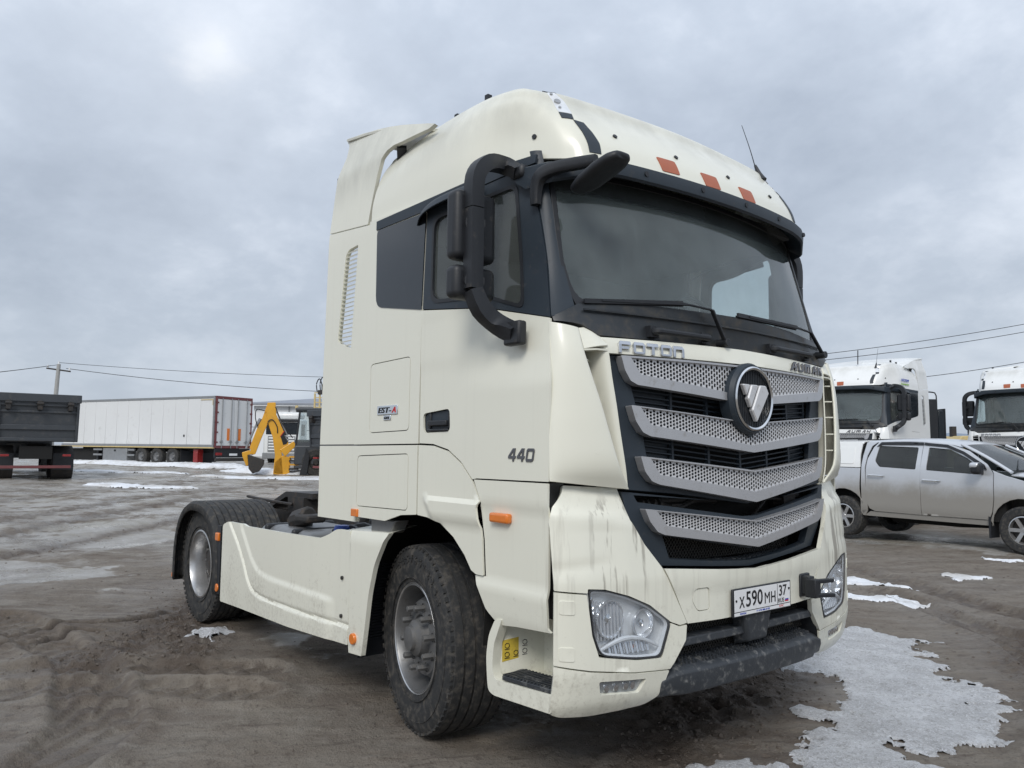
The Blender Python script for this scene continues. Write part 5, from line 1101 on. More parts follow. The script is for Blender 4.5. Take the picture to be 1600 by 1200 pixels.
def ground_mat():
    t = MT('wet_mud_and_ice'); x, y, z = t.xyz()
    def attr(n): a = t.n('ShaderNodeAttribute', attribute_name=n); return a.outputs['Fac']
    ia, ca = attr('ice'), attr('churn')
    n0 = t.noise(.33, 5, .6, dist=.4); n1 = t.noise(2.2, 6, .65, loc=(3, 1, 0)); n2 = t.noise(13, 5, .7); n3 = t.noise(70, 4, .7); n4 = t.noise(.9, 6, .7, loc=(8, 2, 0), dist=1.)
    str1 = t.noise(3., 6, .7, sc=(.22, 1.6, 1), rot=R(-52)); str2 = t.noise(9., 5, .7, sc=(.2, 1.5, 1), loc=(3, 3, 0), rot=R(-62))
    mud = t.mix(t.rng(n0, .3, .7), (.124, .098, .076), (.198, .168, .136)); mud = t.mix(t.rng(n1, .38, .62), mud, (.192, .166, .135)); mud = t.mix(t.math('MULTIPLY', t.rng(str1, .46, .62), .6), mud, (.25, .222, .186)); mud = t.mix(t.math('MULTIPLY', t.rng(str2, .55, .68), .6), mud, (.080, .058, .044)); mud = t.mix(t.math('MULTIPLY', t.rng(n2, .54, .68), .6), mud, (.075, .058, .046))
    mud = t.mix(t.math('MULTIPLY', t.rng(n3, .60, .70), .6), mud, (.26, .235, .20)); mud = t.mix(t.math('MULTIPLY', t.rng(t.noise(45, 4, .7, loc=(7, 7, 7)), .57, .66), .6), mud, (.055, .043, .034))
    mud = t.mix(t.math('MULTIPLY', ca, t.rng(n1, .25, .6, .5, .9)), mud, (.072, .053, .041)); mud = t.mix(t.math('MULTIPLY', attr('crack'), .85), mud, (.030, .022, .018))
    pk_ = t.rng(t.noise(5.5, 7, .75, loc=(6, 1, 3)), .56, .66); mud = t.mix(t.math('MULTIPLY', pk_, .45), mud, (.26, .235, .20)); mud = t.mix(t.math('MULTIPLY', t.rng(t.noise(4., 7, .75, loc=(1, 6, 8)), .57, .68), .5), mud, (.068, .050, .038))
    # far yard: old dirty ice frozen into the mud
    dx = t.math('SUBTRACT', x, 3.9); dy = t.math('ADD', y, 3.6); dist = t.math('SQRT', t.math('ADD', t.math('MULTIPLY', dx, dx), t.math('MULTIPLY', dy, dy)))
    farw = t.math('MULTIPLY', t.rng(t.math('MULTIPLY', x, -1.), 4.5, 13., 0, 1), 1.)
    f = t.math('MULTIPLY_ADD', n4, .55, t.math('MULTIPLY_ADD', n1, .35, t.math('MULTIPLY', n2, .14)))
    fi = t.rng(t.math('MULTIPLY_ADD', farw, .11, f), .545, .66)
    fi2 = t.math('MULTIPLY', fi, t.math('MAXIMUM', farw, .10))
    ii = t.math('MAXIMUM', t.rng(t.math('MULTIPLY_ADD', t.math('SUBTRACT', n1, .5), 1.1, t.math('MULTIPLY_ADD', t.math('SUBTRACT', n2, .5), .5, ia)), .32, .72), fi2)
    ii = t.math('MULTIPLY', ii, t.math('SUBTRACT', 1., t.math('MULTIPLY', ca, .8)))
    icec = t.mix(t.rng(n1, .3, .7), (.25, .232, .205), (.40, .388, .365)); icec = t.mix(t.math('MULTIPLY', t.rng(n2, .58, .7), .7), icec, (.62, .63, .65)); icec = t.mix(t.math('MULTIPLY', t.rng(t.noise(.7, 5, .7, loc=(1, 9, 0)), .5, .62), .6), icec, (.27, .245, .19))
    c = t.mix(t.math('MULTIPLY', ii, .85), mud, icec); t.l(c, t.b.inputs['Base Color'])
    wet = t.rng(t.noise(.7, 4, .6, loc=(2, 5, 1)), .42, .66, .85, .42)
    t.set(t.b.inputs['Roughness'], t.math('MULTIPLY_ADD', ii, -.38, wet, clamp=True)); t.b.inputs['Specular IOR Level'].default_value = .4
    hgt = t.math('MULTIPLY_ADD', n2, .6, t.math('MULTIPLY_ADD', n3, .35, t.math('MULTIPLY', t.noise(240, 3, .7), .12)))
    t.bump(t.math('MULTIPLY', hgt, t.math('MULTIPLY_ADD', ii, -.45, 1.)), 1., .04)
    return t.m
MATS['mud'] = ground_mat(); go = mo('ground', me, 'mud', None, smooth=None, kind='structure')
me.polygons.foreach_set('use_smooth', np.ones(len(me.polygons), bool))
def snow_mat():
    t = MT('granular_grey_ice'); n1 = t.noise(3.5, 5, .6); n2 = t.noise(30, 5, .8); n3 = t.noise(75, 4, .8); n4 = t.noise(9, 5, .65, loc=(3, 3, 0))
    c = t.mix(t.rng(n1, .3, .72), (.50, .50, .505), (.74, .75, .765)); c = t.mix(t.math('MULTIPLY', t.rng(n2, .50, .62), .6), c, (.29, .28, .27)); c = t.mix(t.math('MULTIPLY', t.rng(n3, .53, .60), .8), c, (.86, .88, .92)); c = t.mix(t.math('MULTIPLY', t.rng(t.noise(60, 4, .8, loc=(4, 1, 7)), .56, .64), .7), c, (.24, .24, .235)); c = t.mix(t.math('MULTIPLY', t.rng(n4, .60, .72), .5), c, (.22, .20, .18))
    t.l(c, t.b.inputs['Base Color']); t.set(t.b.inputs['Roughness'], t.math('MULTIPLY_ADD', n2, .3, .2)); t.bump(t.math('MULTIPLY_ADD', n2, .6, t.math('MULTIPLY', n3, .5)), 1., .035)
    t.b.inputs['Specular IOR Level'].default_value = .6
    return t.m
MATS['snow'] = snow_mat()
def fresh_mat():
    t = MT('old_snow'); n1 = t.noise(.9, 6, .65); n2 = t.noise(9, 5, .7)
    c = t.mix(t.rng(n1, .45, .7), (.74, .76, .79), (.48, .46, .43)); c = t.mix(t.math('MULTIPLY', t.rng(n2, .6, .7), .5), c, (.35, .32, .28)); t.l(c, t.b.inputs['Base Color']); t.b.inputs['Roughness'].default_value = .7; t.bump(n2, .6, .05)
    return t.m
MATS['oldsnow'] = fresh_mat()
def snow(name, poly, res, amp, ns, th, seed, mat='snow', lump=.004):
    q = np.array(poly); lo, hi = q.min(0)-amp, q.max(0)+amp; gx = np.arange(lo[0], hi[0], res); gy = np.arange(lo[1], hi[1], res); A, B = np.meshgrid(gx, gy, indexing='ij'); P_ = np.stack([A.ravel(), B.ravel()], 1)
    s = (np.where(inside(P_, poly), 1, -1)*segdist(P_, poly)).reshape(A.shape)+fbm(A*ns, B*ns, 6, seed, .62)*amp
    s = np.where((s > 0) & (s < .30), s-np.clip(fbm(A*9, B*9, 4, seed+9, .65)-.22, 0, 1)*.55*np.clip(1-s/.30, 0, 1), s) if mat == 'snow' else s
    z = H(A, B)+np.where(s > 0, .003+th*sstep(s, 0, th*4)+fbm(A*14, B*14, 4, seed+3, .6)*lump*sstep(s, 0, .05), -.012)
    keep = (s > -res*1.2); k4 = keep[:-1, :-1] & keep[1:, :-1] & keep[1:, 1:] & keep[:-1, 1:] & ((s[:-1, :-1] > 0) | (s[1:, :-1] > 0) | (s[1:, 1:] > 0) | (s[:-1, 1:] > 0))
    ids = np.full(A.shape, -1); I, J = np.nonzero(k4); use = np.zeros(A.shape, bool)
    for di, dj in ((0, 0), (1, 0), (1, 1), (0, 1)): use[I+di, J+dj] = True
    ids[use] = np.arange(use.sum()); V_ = np.stack([A[use], B[use], z[use]], 1)
    F_ = np.stack([ids[I, J], ids[I+1, J], ids[I+1, J+1], ids[I, J+1]], 1)
    me = bpy.data.meshes.new(name); me.vertices.add(len(V_)); me.vertices.foreach_set('co', V_.astype(np.float32).ravel()); me.loops.add(F_.size); me.loops.foreach_set('vertex_index', F_.astype(np.int32).ravel()); me.polygons.add(len(F_)); me.polygons.foreach_set('loop_start', np.arange(0, F_.size, 4, dtype=np.int32)); me.update(calc_edges=True)
    o = mo(name, me, mat, None, smooth=None, kind='stuff'); me.polygons.foreach_set('use_smooth', np.ones(len(me.polygons), bool)); return o
def lab(o, l, c=None, g=None):
    o['label'] = l
    if c: o['category'] = c
    if g: o['group'] = g
    return o
lab(snow('ice_patch', [(.15, 2.9), (.2, 3.36), (.43, 3.43), (.7, 3.43), (.87, 3.45), (.81, 3.17), (.97, 3.12), (1.08, 3.02), (.98, 2.79), (1.13, 2.74), (1.31, 2.71), (1.22, 2.45), (1.47, 2.42), (1.67, 2.36), (1.74, 2.24), (1.76, 1.9), (1.91, 1.91), (2.02, 1.77), (2.11, 1.5), (2.18, 1.38), (2.07, 1.12), (1.91, .89), (2.04, .69), (2.21, .29), (1.9, -.25), (1.6, .22), (1.50, .44), (1.38, .46), (1.3, .62), (1.4, .82), (1.28, .88), (1.08, .96), (1.14, 1.08), (1.26, 1.09), (1.33, 1.22), (1.27, 1.38), (.98, 1.76), (.77, 1.78), (.48, 1.71), (.33, 1.73), (.15, 2.35)], .013, .26, 2.8, .014, 3), 'large granular grey ice patch spreading before the cream truck bumper', 'ice')
lab(snow('ice_patch', [(1.21, -.33), (1.29, -.11), (1.42, .04), (1.55, .13), (1.8, -.24), (1.47, -.67)], .013, .10, 4, .012, 8), 'small grey ice edge at the bottom of the view under the bumper', 'ice')
for k, (p, l) in enumerate((([(-1.42, 5.99), (-1.22, 6.21), (-.84, 6.04), (-.53, 5.99), (-.32, 6.2), (-.4, 5.9), (-.71, 5.79), (-1.19, 5.55)], 'long thin snow streak just behind the right headlamp'), ([(-.85, 4.94), (-.65, 5.09), (-.4, 5.19), (-.52, 5.6), (-.23, 5.42), (.05, 5.29), (0, 5.0), (-.23, 4.9), (-.73, 4.73)], 'forked snow streak on mud nearest the right headlamp'), ([(-.67, 7.44), (-.55, 7.62), (-.13, 7.61), (-.37, 7.09)], 'small white snow scrap on open mud below the pickup'), ([(-.93, 9.19), (-.73, 9.26), (-.37, 9.27), (-.45, 9.09), (-.74, 9.03)], 'thin snow scrap closest to the pickup'), ([(-3.2, -1.45), (-3.31, -1.19), (-2.99, -1.07), (-2.85, -1.2), (-2.73, -1.36), (-2.87, -1.42)], 'small melting ice blot beside the cream side skirt'))):
    lab(snow('snow_scrap', p, .02, .20, 5, .018, 20+k, 'oldsnow' if k < 4 else 'snow'), l, 'snow')
lab(snow('snow_bank', [(-53, 7.0), (-50, 7.6), (-42.5, 11.0), (-38.2, 12.6), (-36.0, 11.6), (-36.8, 10.4), (-41, 8.2), (-46, 5.8), (-52, 4.6)], .12, 1.2, .5, .20, 31, 'oldsnow', .05), 'long white snow bank lying along the foot of the box trailer', 'snow')
lab(snow('snow_bank', [(-33.5, 9.4), (-31.5, 9.9), (-29.8, 11.2), (-28.6, 12.8), (-29.5, 13.5), (-32.5, 12.5), (-34, 11)], .08, .6, 1., .16, 37, 'oldsnow', .04), 'dirty snow heap under the digger bucket and outrigger', 'snow')
for k, (cx, cy, lx, ly) in enumerate(((-27.5, 8.6, 2.6, .7), (-23.5, 3.2, 2.0, .5), (-26.5, 11.2, 2.4, .8), (-33, 5.2, 2.6, .8), (-6.0, 9.6, 1.4, .35))):
    an = R(50); pts = [(cx+math.cos(t)*lx*math.cos(an)-math.sin(t)*ly*math.sin(an), cy+math.cos(t)*lx*math.sin(an)+math.sin(t)*ly*math.cos(an)) for t in np.linspace(0, 5.8, 10)]
    lab(snow('snow_drift', pts, .07, .6, 1.1, .05, 41+k, 'oldsnow', .015), ['thin snow drift in front of the yellow digger', 'thin snow drift on the track marks in the left yard', 'snow drift beside the dark tipper behind the cab', 'snow drift between the tipper and the box trailer', 'icy snow drift left of the silver pickup'][k], 'snow')
# loose clods of mud thrown up along the ruts
rg = np.random.default_rng(4); vv, ff = [], []; cl_pts = []
for c, n in zip(CHURN, (900, 900, 220, 240, 320)):
    c = np.array(c)
    for _ in range(n):
        s_ = rg.random()*(len(c)-1); a = int(s_); p = c[a]+(c[a+1]-c[a])*(s_-a)+rg.normal(0, .22, 2); cl_pts.append((p[0], p[1], abs(rg.normal(0, .006))+.003))
for _ in range(800):
    r_ = 3+rg.random()**1.5*12; a_ = yaw+(rg.random()-.5)*1.3; cl_pts.append((3.88+math.cos(a_)*r_, -3.63+math.sin(a_)*r_, abs(rg.normal(0, .005))+.003))
cp = np.array(cl_pts); cz_ = H(cp[:, 0], cp[:, 1])
ico = [(0, 0, 1), (.9, 0, .3), (.28, .85, .3), (-.72, .53, .3), (-.72, -.53, .3), (.28, -.85, .3), (.72, .53, -.5), (-.28, .85, -.5), (-.9, 0, -.5), (-.28, -.85, -.5), (.72, -.53, -.5)]
icf = [(0, 1, 2), (0, 2, 3), (0, 3, 4), (0, 4, 5), (0, 5, 1), (1, 6, 2), (2, 7, 3), (3, 8, 4), (4, 9, 5), (5, 10, 1), (2, 6, 7), (3, 7, 8), (4, 8, 9), (5, 9, 10), (1, 10, 6)]
for (x, y, s_), z in zip(cp, cz_):
    k = len(vv); e_ = rg.uniform(.6, 1.5, 3); jit = rg.uniform(.7, 1.3, (len(ico), 1)); a = rg.random()*6.28; P_ = np.array(ico)*jit*e_*s_; c, s = math.cos(a), math.sin(a)
    vv += [(x+p[0]*c-p[1]*s, y+p[0]*s+p[1]*c, z+p[2]*.75+s_*.1) for p in P_]; ff += [tuple(i+k for i in f) for f in icf]
rs_ = []
clm = simple('dark_mud_clod', (.115, .095, .078), .8, nscale=20, var=.35, bump=.4)
lab(mk('mud_clods', vv, ff, clm, None, smooth=60, kind='stuff'), 'loose mud clods along the ruts around the cream truck', 'mud')
# distant ridge, air haze painted into its blue-grey base colour
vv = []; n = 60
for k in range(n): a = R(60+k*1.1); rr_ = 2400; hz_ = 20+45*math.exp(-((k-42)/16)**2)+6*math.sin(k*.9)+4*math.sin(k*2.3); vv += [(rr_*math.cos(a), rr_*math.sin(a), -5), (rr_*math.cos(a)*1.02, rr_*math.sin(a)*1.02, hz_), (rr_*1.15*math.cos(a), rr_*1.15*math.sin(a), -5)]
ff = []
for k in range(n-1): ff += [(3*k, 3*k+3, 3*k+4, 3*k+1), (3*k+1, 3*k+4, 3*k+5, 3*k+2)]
mk('hills', vv, ff, simple('haze_tinted_ridge', (.22, .27, .34), .95, nscale=.01), None, kind='structure')
# ------------------------------------------------------------------ vehicles and structures further off
def gz(x, y): return float(H(np.array([x]), np.array([y]))[0])
def bgwheel(par, x, y, z, r, w_, rimr=.55, mat='rim', dish=.06, spokes=0, side=-1):
    b = MB(); h = w_/2; b.lathe([(r*rimr, -h*.85), (r*rimr+.02, -h), (r*.9, -h), (r, -h*.75), (r, h*.75), (r*.9, h), (r*rimr, h)], (x, y, z), 40, 'y'); t = b.out('wheel', 'rubber', par)
    b = MB(); k = side; b.lathe([(r*rimr, k*h*.9), (r*rimr*.94, k*h*.95), (r*rimr*.86, k*(h-dish*.6)), (r*rimr*.5, k*(h-dish)), (r*rimr*.3, k*(h-dish*.3)), (0, k*(h-dish*.3))], (x, y, z), 32, 'y')
    if spokes:
        b = MB(); b.lathe([(r*rimr, k*h*.92), (r*rimr*.93, k*h*.96), (r*rimr*.86, k*(h-dish))], (x, y, z), 32, 'y'); b.lathe([(r*rimr*.22, k*(h-.03)), (r*rimr*.15, k*(h-.015)), (0, k*(h-.015))], (x, y, z), 16, 'y')
        for i in range(spokes):
            a = 2*math.pi*i/spokes; b.bar((x+r*rimr*.15*math.cos(a), y+k*(h-.03), z+r*rimr*.15*math.sin(a)), (x+r*rimr*.92*math.cos(a), y+k*(h-.02), z+r*rimr*.92*math.sin(a)), .022, .055, upv=(-math.sin(a), 0, math.cos(a)))
        bb = MB(); bb.lathe([(r*rimr*.9, k*(h-dish*1.2)), (0, k*(h-dish*1.2))], (x, y, z), 24, 'y'); bb.out('brake_disc', 'steel', t)
    b.out('rim', mat, t); return t
def BX(name, lo, hi, mat, par, bev=0, **k): b = MB(); b.box(lo, hi); return b.out(name, mat, par, bevel=bev, smooth=35 if bev else None, fix=False, **k)

# ---- silver pickup with canopy
th_p = R(-6.99); mid = Vector((-2.032, 10.075)); nrm_p = Vector((-math.sin(th_p), math.cos(th_p)))
pc = mid+nrm_p*.90; PK = thing('pickup_truck', 'silver crew cab pickup with white canopy, lower half coated in road dust', 'pickup', (pc.x, pc.y, .10), th_p)
pw = lambda z: float(ip(z, [.35, .55, .95, 1.2, 1.30, 1.70, 1.76], [.84, .885, .90, .885, .865, .72, .66]))
def FP(x, z): return Vector((x, -pw(z)*float(ip(x, [-2.6, -2.2, 1.2, 2.0, 2.35], [.96, 1, 1, .97, .86])), z))
def pp(name, poly, mat='pick', **k): k.setdefault('t', .02); k.setdefault('g', .06); return panel(name, poly, FP, mat, PK, OY, mir=True, **k)
def arc_pts(cx, cz, r, a0, a1, n=10): return [(cx+r*math.cos(R(a)), cz+r*math.sin(R(a))) for a in np.linspace(a0, a1, n)]
XR, XF = -1.52, 1.52
pp('bed_side', [(-2.45, .50)]+arc_pts(XR, .38, .47, 170, 12, 12)+[(-1.19, .39), (-1.165, .62), (-1.185, .85), (-1.165, 1.225), (-2.45, 1.235)])
pp('canopy_side', rnd([(-2.42, 1.245), (-1.165, 1.238), (-1.20, 1.45), (-1.20, 1.69), (-2.3, 1.69)], .02), 'white')
pp('canopy_panel', rnd([(-2.3, 1.30), (-1.30, 1.30), (-1.33, 1.60), (-2.25, 1.60)], .04), 'white', lift=.006, t=.008)
pp('cab_corner', [(-1.15, .39), (-1.10, .39), (-1.045, .48), (-1.03, .60), (-1.05, .86), (-1.06, 1.0), (-1.075, 1.23), (-1.06, 1.45), (-1.0, 1.62), (-.90, 1.69), (-1.11, 1.69), (-1.14, 1.45), (-1.145, .85)])
rd_ = pp('rear_door', rnd([(-1.035, .60), (-1.05, .86), (-1.052, 1.22), (-1.04, 1.40), (-.96, 1.60), (-.88, 1.685), (-.065, 1.685), (-.055, 1.22), (-.06, .472), (-.90, .478), (-1.0, .52)], .006), holes=[rnd([(-.895, 1.36), (-.80, 1.255), (-.135, 1.225), (-.135, 1.60), (-.86, 1.625)], .03)])
fd_ = pp('front_door', rnd([(-.05, .472), (1.03, .478), (1.08, .60), (1.11, .80), (1.115, 1.20), (1.02, 1.34), (.72, 1.545), (.40, 1.65), (.15, 1.685), (-.055, 1.685)], .006), holes=[rnd([(.045, 1.22), (.80, 1.18), (.88, 1.30), (.70, 1.43), (.40, 1.57), (.045, 1.60)], .02)])
pp('rear_window', rnd([(-.885, 1.36), (-.79, 1.262), (-.14, 1.233), (-.14, 1.595), (-.85, 1.615)], .03), 'glass_pk', lift=-.012, t=.004, bevel=0)
pp('front_window', rnd([(.05, 1.228), (.795, 1.188), (.87, 1.30), (.70, 1.42), (.40, 1.56), (.05, 1.592)], .02), 'glass_pk', lift=-.012, t=.004, bevel=0)
pp('window_trim', rnd([(-.90, 1.60), (-.82, 1.685), (-.05, 1.675), (-.05, 1.635), (-.80, 1.64)], .01), 'black', lift=.02, t=.01)
pp('window_trim', rnd([(-.035, 1.675), (.36, 1.64), (.64, 1.53), (.98, 1.33), (1.03, 1.25), (.99, 1.26), (.62, 1.49), (.34, 1.60), (-.035, 1.635)], .01), 'black', lift=.02, t=.01)
pp('front_fender', [(1.045, .47), (1.075, .39)]+arc_pts(XF, .38, .45, 172, 8, 12)+[(2.02, .50), (2.42, .58), (2.42, .98), (2.0, 1.02), (1.55, 1.10), (1.30, 1.17), (1.10, 1.25), (1.125, 1.20), (1.12, .80), (1.09, .58)])
pp('sill', rnd([(-1.13, .385), (1.07, .385), (1.02, .465), (-1.0, .465)], .01), lift=-.01)
for x0, z0 in ((-.99, 1.10), (0, 1.05)):
    b = MB(); b.tube([(x0, -.905, z0), (x0+.03, -.93, z0+.004), (x0+.25, -.93, z0), (x0+.285, -.905, z0-.002)], .014, 8, 3); b.out('door_handle', 'chrome', PK, mir=True)
b = MB(); b.box((.86, -1.10, 1.18), (1.02, -.93, 1.36)); mr_o = b.out('wing_mirror', 'black', PK, bevel=.05, seg=4, mir=True)
b = MB(); b.box((.855, -1.105, 1.27), (1.0, -.94, 1.365)); b.out('mirror_cap', 'pick', mr_o, bevel=.04, seg=4, mir=True)
b = MB(); b.bar((.95, -.95, 1.22), (.95, -.86, 1.20), .05); b.out('mirror_stem', 'black', mr_o, mir=True)
for z in (0,):
    b = MB(); b.box((1.02, -.88, .20), (1.05, -.62, .55)); b.out('mud_flap', 'black', PK, mir=True); b = MB(); b.box((-2.05, -.88, .2), (-2.03, -.62, .5)); b.out('mud_flap', 'black', PK, mir=True)
do_mirror()
G = [[(x, y*wd, zt-.03*y*y-(.035 if abs(y) == 1 else 0)) for y in (-1, -.85, 0, .85, 1)] for x, zt, wd in ((-1.11, 1.74, .70), (-.6, 1.765, .70), (-.1, 1.76, .70), (.35, 1.72, .69), (.56, 1.665, .68))]
patch('roof', G, 'pick', PK, inward=(0, 0, 1)); 
G = [[(x, y*wd, 1.735-.03*y*y-(.04 if abs(y) == 1 else 0)) for y in (-1, -.85, 0, .85, 1)] for x, wd in ((-2.35, .70), (-1.8, .71), (-1.2, .71))]
patch('canopy_roof', G, 'white', PK, inward=(0, 0, 1))
for s_ in (-1, 1): b = MB(); b.bar((-2.2, s_*.62, 1.75), (-1.25, s_*.62, 1.76), .04, .03); b.out('roof_rail', 'black', PK)
G = [[(.56, y*.68, 1.655-.03*y*y) for y in (-1, -.5, 0, .5, 1)], [(.95, y*.74, 1.47-.02*y*y) for y in (-1, -.5, 0, .5, 1)], [(1.42-.08*abs(1), y*.80, 1.225) for y in (-1, -.5, 0, .5, 1)]]
for g_ in G:
    for k in range(5): g_[k] = (g_[k][0]+.06*(1-((k-2)/2)**2), g_[k][1], g_[k][2])
patch('windshield', G, 'glass_pk', PK, t=.005, inward=(0, 0, 1))
for s_ in (-1, 1): b = MB(); b.tube([(.56, s_*.69, 1.65), (.95, s_*.755, 1.46), (1.36, s_*.82, 1.22)], .04, 10, ry=.6); b.out('windshield_pillar', 'pick', PK)
b = MB(); b.bar((1.36, -.62, 1.26), (1.12, -.1, 1.40), .015); b.bar((1.40, .1, 1.26), (1.16, .6, 1.38), .015); b.bar((1.30, -.80, 1.235), (1.42, .0, 1.25), .03); b.out('wiper', 'black', PK)
G = [[(x, y*wd, z-.05*y*y*abs(y)) for y in (-1, -.6, 0, .6, 1)] for x, z, wd in ((1.36, 1.235, .84), (1.7, 1.20, .83), (2.1, 1.13, .80), (2.38, 1.0, .74))]
patch('bonnet', G, 'pick', PK, inward=(1.5, 0, 0))
BX('front_bumper', (2.30, -.82, .40), (2.52, .82, .72), 'pick', PK, .06); BX('front_grille', (2.36, -.45, .74), (2.44, .45, .97), 'black', PK, .02)
for s_ in (-1, 1): BX('headlight', (2.25, s_*.64-.17, .76), (2.43, s_*.64+.17, .96), 'lamp_grey', PK, .04); BX('tail_light', (-2.48, s_*.80-.06, .8), (-2.44, s_*.80+.06, 1.15), 'redlamp', PK, .01)
BX('rear_bumper', (-2.6, -.80, .42), (-2.44, .80, .62), 'pick', PK, .04); BX('tailgate', (-2.47, -.74, .62), (-2.42, .74, 1.22), 'pick', PK, .01); BX('canopy_rear', (-2.36, -.68, 1.25), (-2.33, .68, 1.68), 'gblack', PK, .01)
b = MB(); b.box((-1.0, -.68, .42), (1.2, .68, .50)); b.box((-2.4, -.5, .42), (2.2, -.35, .55)); b.box((-2.4, .35, .42), (2.2, .5, .55)); b.box((-1.1, -.66, 1.0), (-1.06, .66, 1.7)); b.box((-1.1, -.82, .45), (1.25, .82, 1.10)); b.box((1.25, -.6, .45), (2.3, .6, .95)); b.box((-2.4, -.62, .55), (-1.1, .62, 1.2)); b.tube([(-1.52, -.7, .36), (-1.52, .7, .36)], .06, 8, 1, ref=(1, 0, 0)); b.tube([(-.9, -.3, .36), (.3, -.3, .36), (.9, -.1, .38)], .09, 8, 1); b.out('underbody', 'darkgap', PK, smooth=None)
for s_ in (-1, 1):
    for xx in (XR, XF): bgwheel(PK, xx, s_*.77, .355, .358, .25, .60, 'rimedge', .07, 6, s_)
for y in (-.38, .38):
    for x in (-.45, .45): b = MB(); b.box((x-.1, y-.22, 1.1), (x, y+.22, 1.45)); b.box((x-.08, y-.1, 1.45), (x-.02, y+.1, 1.58)); b.out('seat', 'interior', PK, bevel=.03)
b = MB(); b.tube([(-1.0, -.5, 1.75), (-1.08, -.5, 1.90), (-1.16, -.5, 2.02)], .006, 6); b.out('antenna', 'black', PK)

# ---- the two white tractor trucks: same build as the cream one
index_kids()
SW = {MATS['cream']: MATS['white']}
def place(o, x, y, z, deg, s, label, group, name=None):
    o.location = (x, y, z); o.rotation_euler = (0, 0, R(deg)); o.scale = (s, s, s); o['label'] = label; o['group'] = group; return o
SKIP = ('kerb_mirror_arm', 'tow_bracket', 'side_badge', 'licence_plate')
tw = copy_tree(T, None, SW, SKIP); place(tw, -5.33, 14.15, -.14, -85.52, 1.05, 'white tractor truck showing its side, standing behind the pickup canopy', 'white tractor trucks parked in the rear row')
tw3 = copy_tree(T, None, SW, SKIP); place(tw3, -2.147, 17.065, -.16, -92.96, 1.05, 'white tractor truck cut off by the right edge, front facing us', 'white tractor trucks parked in the rear row')
T['group'] = 'tractor trucks of the same cab'
del T['group']
for tt, s_ in ((tw, 1),):     # firm's sticker on the white truck's side
    st_ = text('sticker_text', 'AVTOTEMP', 'blue', tt, (.52, 1.243, 3.14), (-1, 0, 0), (0, 0, 1), .06, .42, ext=.003)
    b = MB(); b.box((.10, 1.240, 3.08), (.52, 1.246, 3.10)); b.out('sticker_underline', simple('green_print', (.25, .5, .05), .5), tt, smooth=None)
for tt in (tw, tw3):
    b = MB(); b.bar((1.28, -.9, 3.3), (1.05, -1.0, 3.42), .02) if False else b.tube([(.98, .55, 3.50), (.96, .55, 3.80)], .010, 6, 1); b.out('antenna', 'black', tt)

# ---- black cabinet and excavator behind the first white truck
cb_ = thing('excavator', 'pale yellow excavator body glimpsed between the two white trucks', 'excavator', (-9.05, 28.0, -.1), R(50.8))
b = MB(); b.poly([(0, -1.2, .9), (0, -1.2, 2.22), (.12, -1.2, 2.36), (2.6, -1.2, 2.40), (2.8, -1.2, 2.1), (2.8, -1.2, .9)], (0, 2.4, 0)); b.out('engine_cover', 'ochre', cb_, smooth=None, bevel=.03)
BX('engine_vent', (.35, -1.22, 1.95), (.9, -1.19, 2.25), 'steel', cb_); BX('undercarriage', (-.3, -1.2, 0), (3.2, 1.2, .9), 'darkgap', cb_); BX('exhaust', (.10, -.6, 2.3), (.26, -.4, 2.72), 'steel', cb_)
kb = thing('machinery_cabinet', 'tall narrow black cabinet with bent rail standing behind white truck', 'cabinet', (-5.33, 18.3, 0), R(50.8))
BX('cabinet_body', (-.35, 0, .4), (.20, .7, 3.05), 'black', kb, .02); b = MB(); b.tube([(-.1, .1, 3.0), (-.1, .1, 3.22), (.12, .1, 3.24), (.22, .1, 3.15), (.22, .1, 2.7)], .018, 6, 2); b.out('rail', 'black', kb); BX('glazed_door', (.23, .05, 1.2), (.40, .6, 2.75), 'gblack', kb, .02); BX('door_frame', (.40, .05, 1.0), (.43, .6, 2.8), 'black', kb)

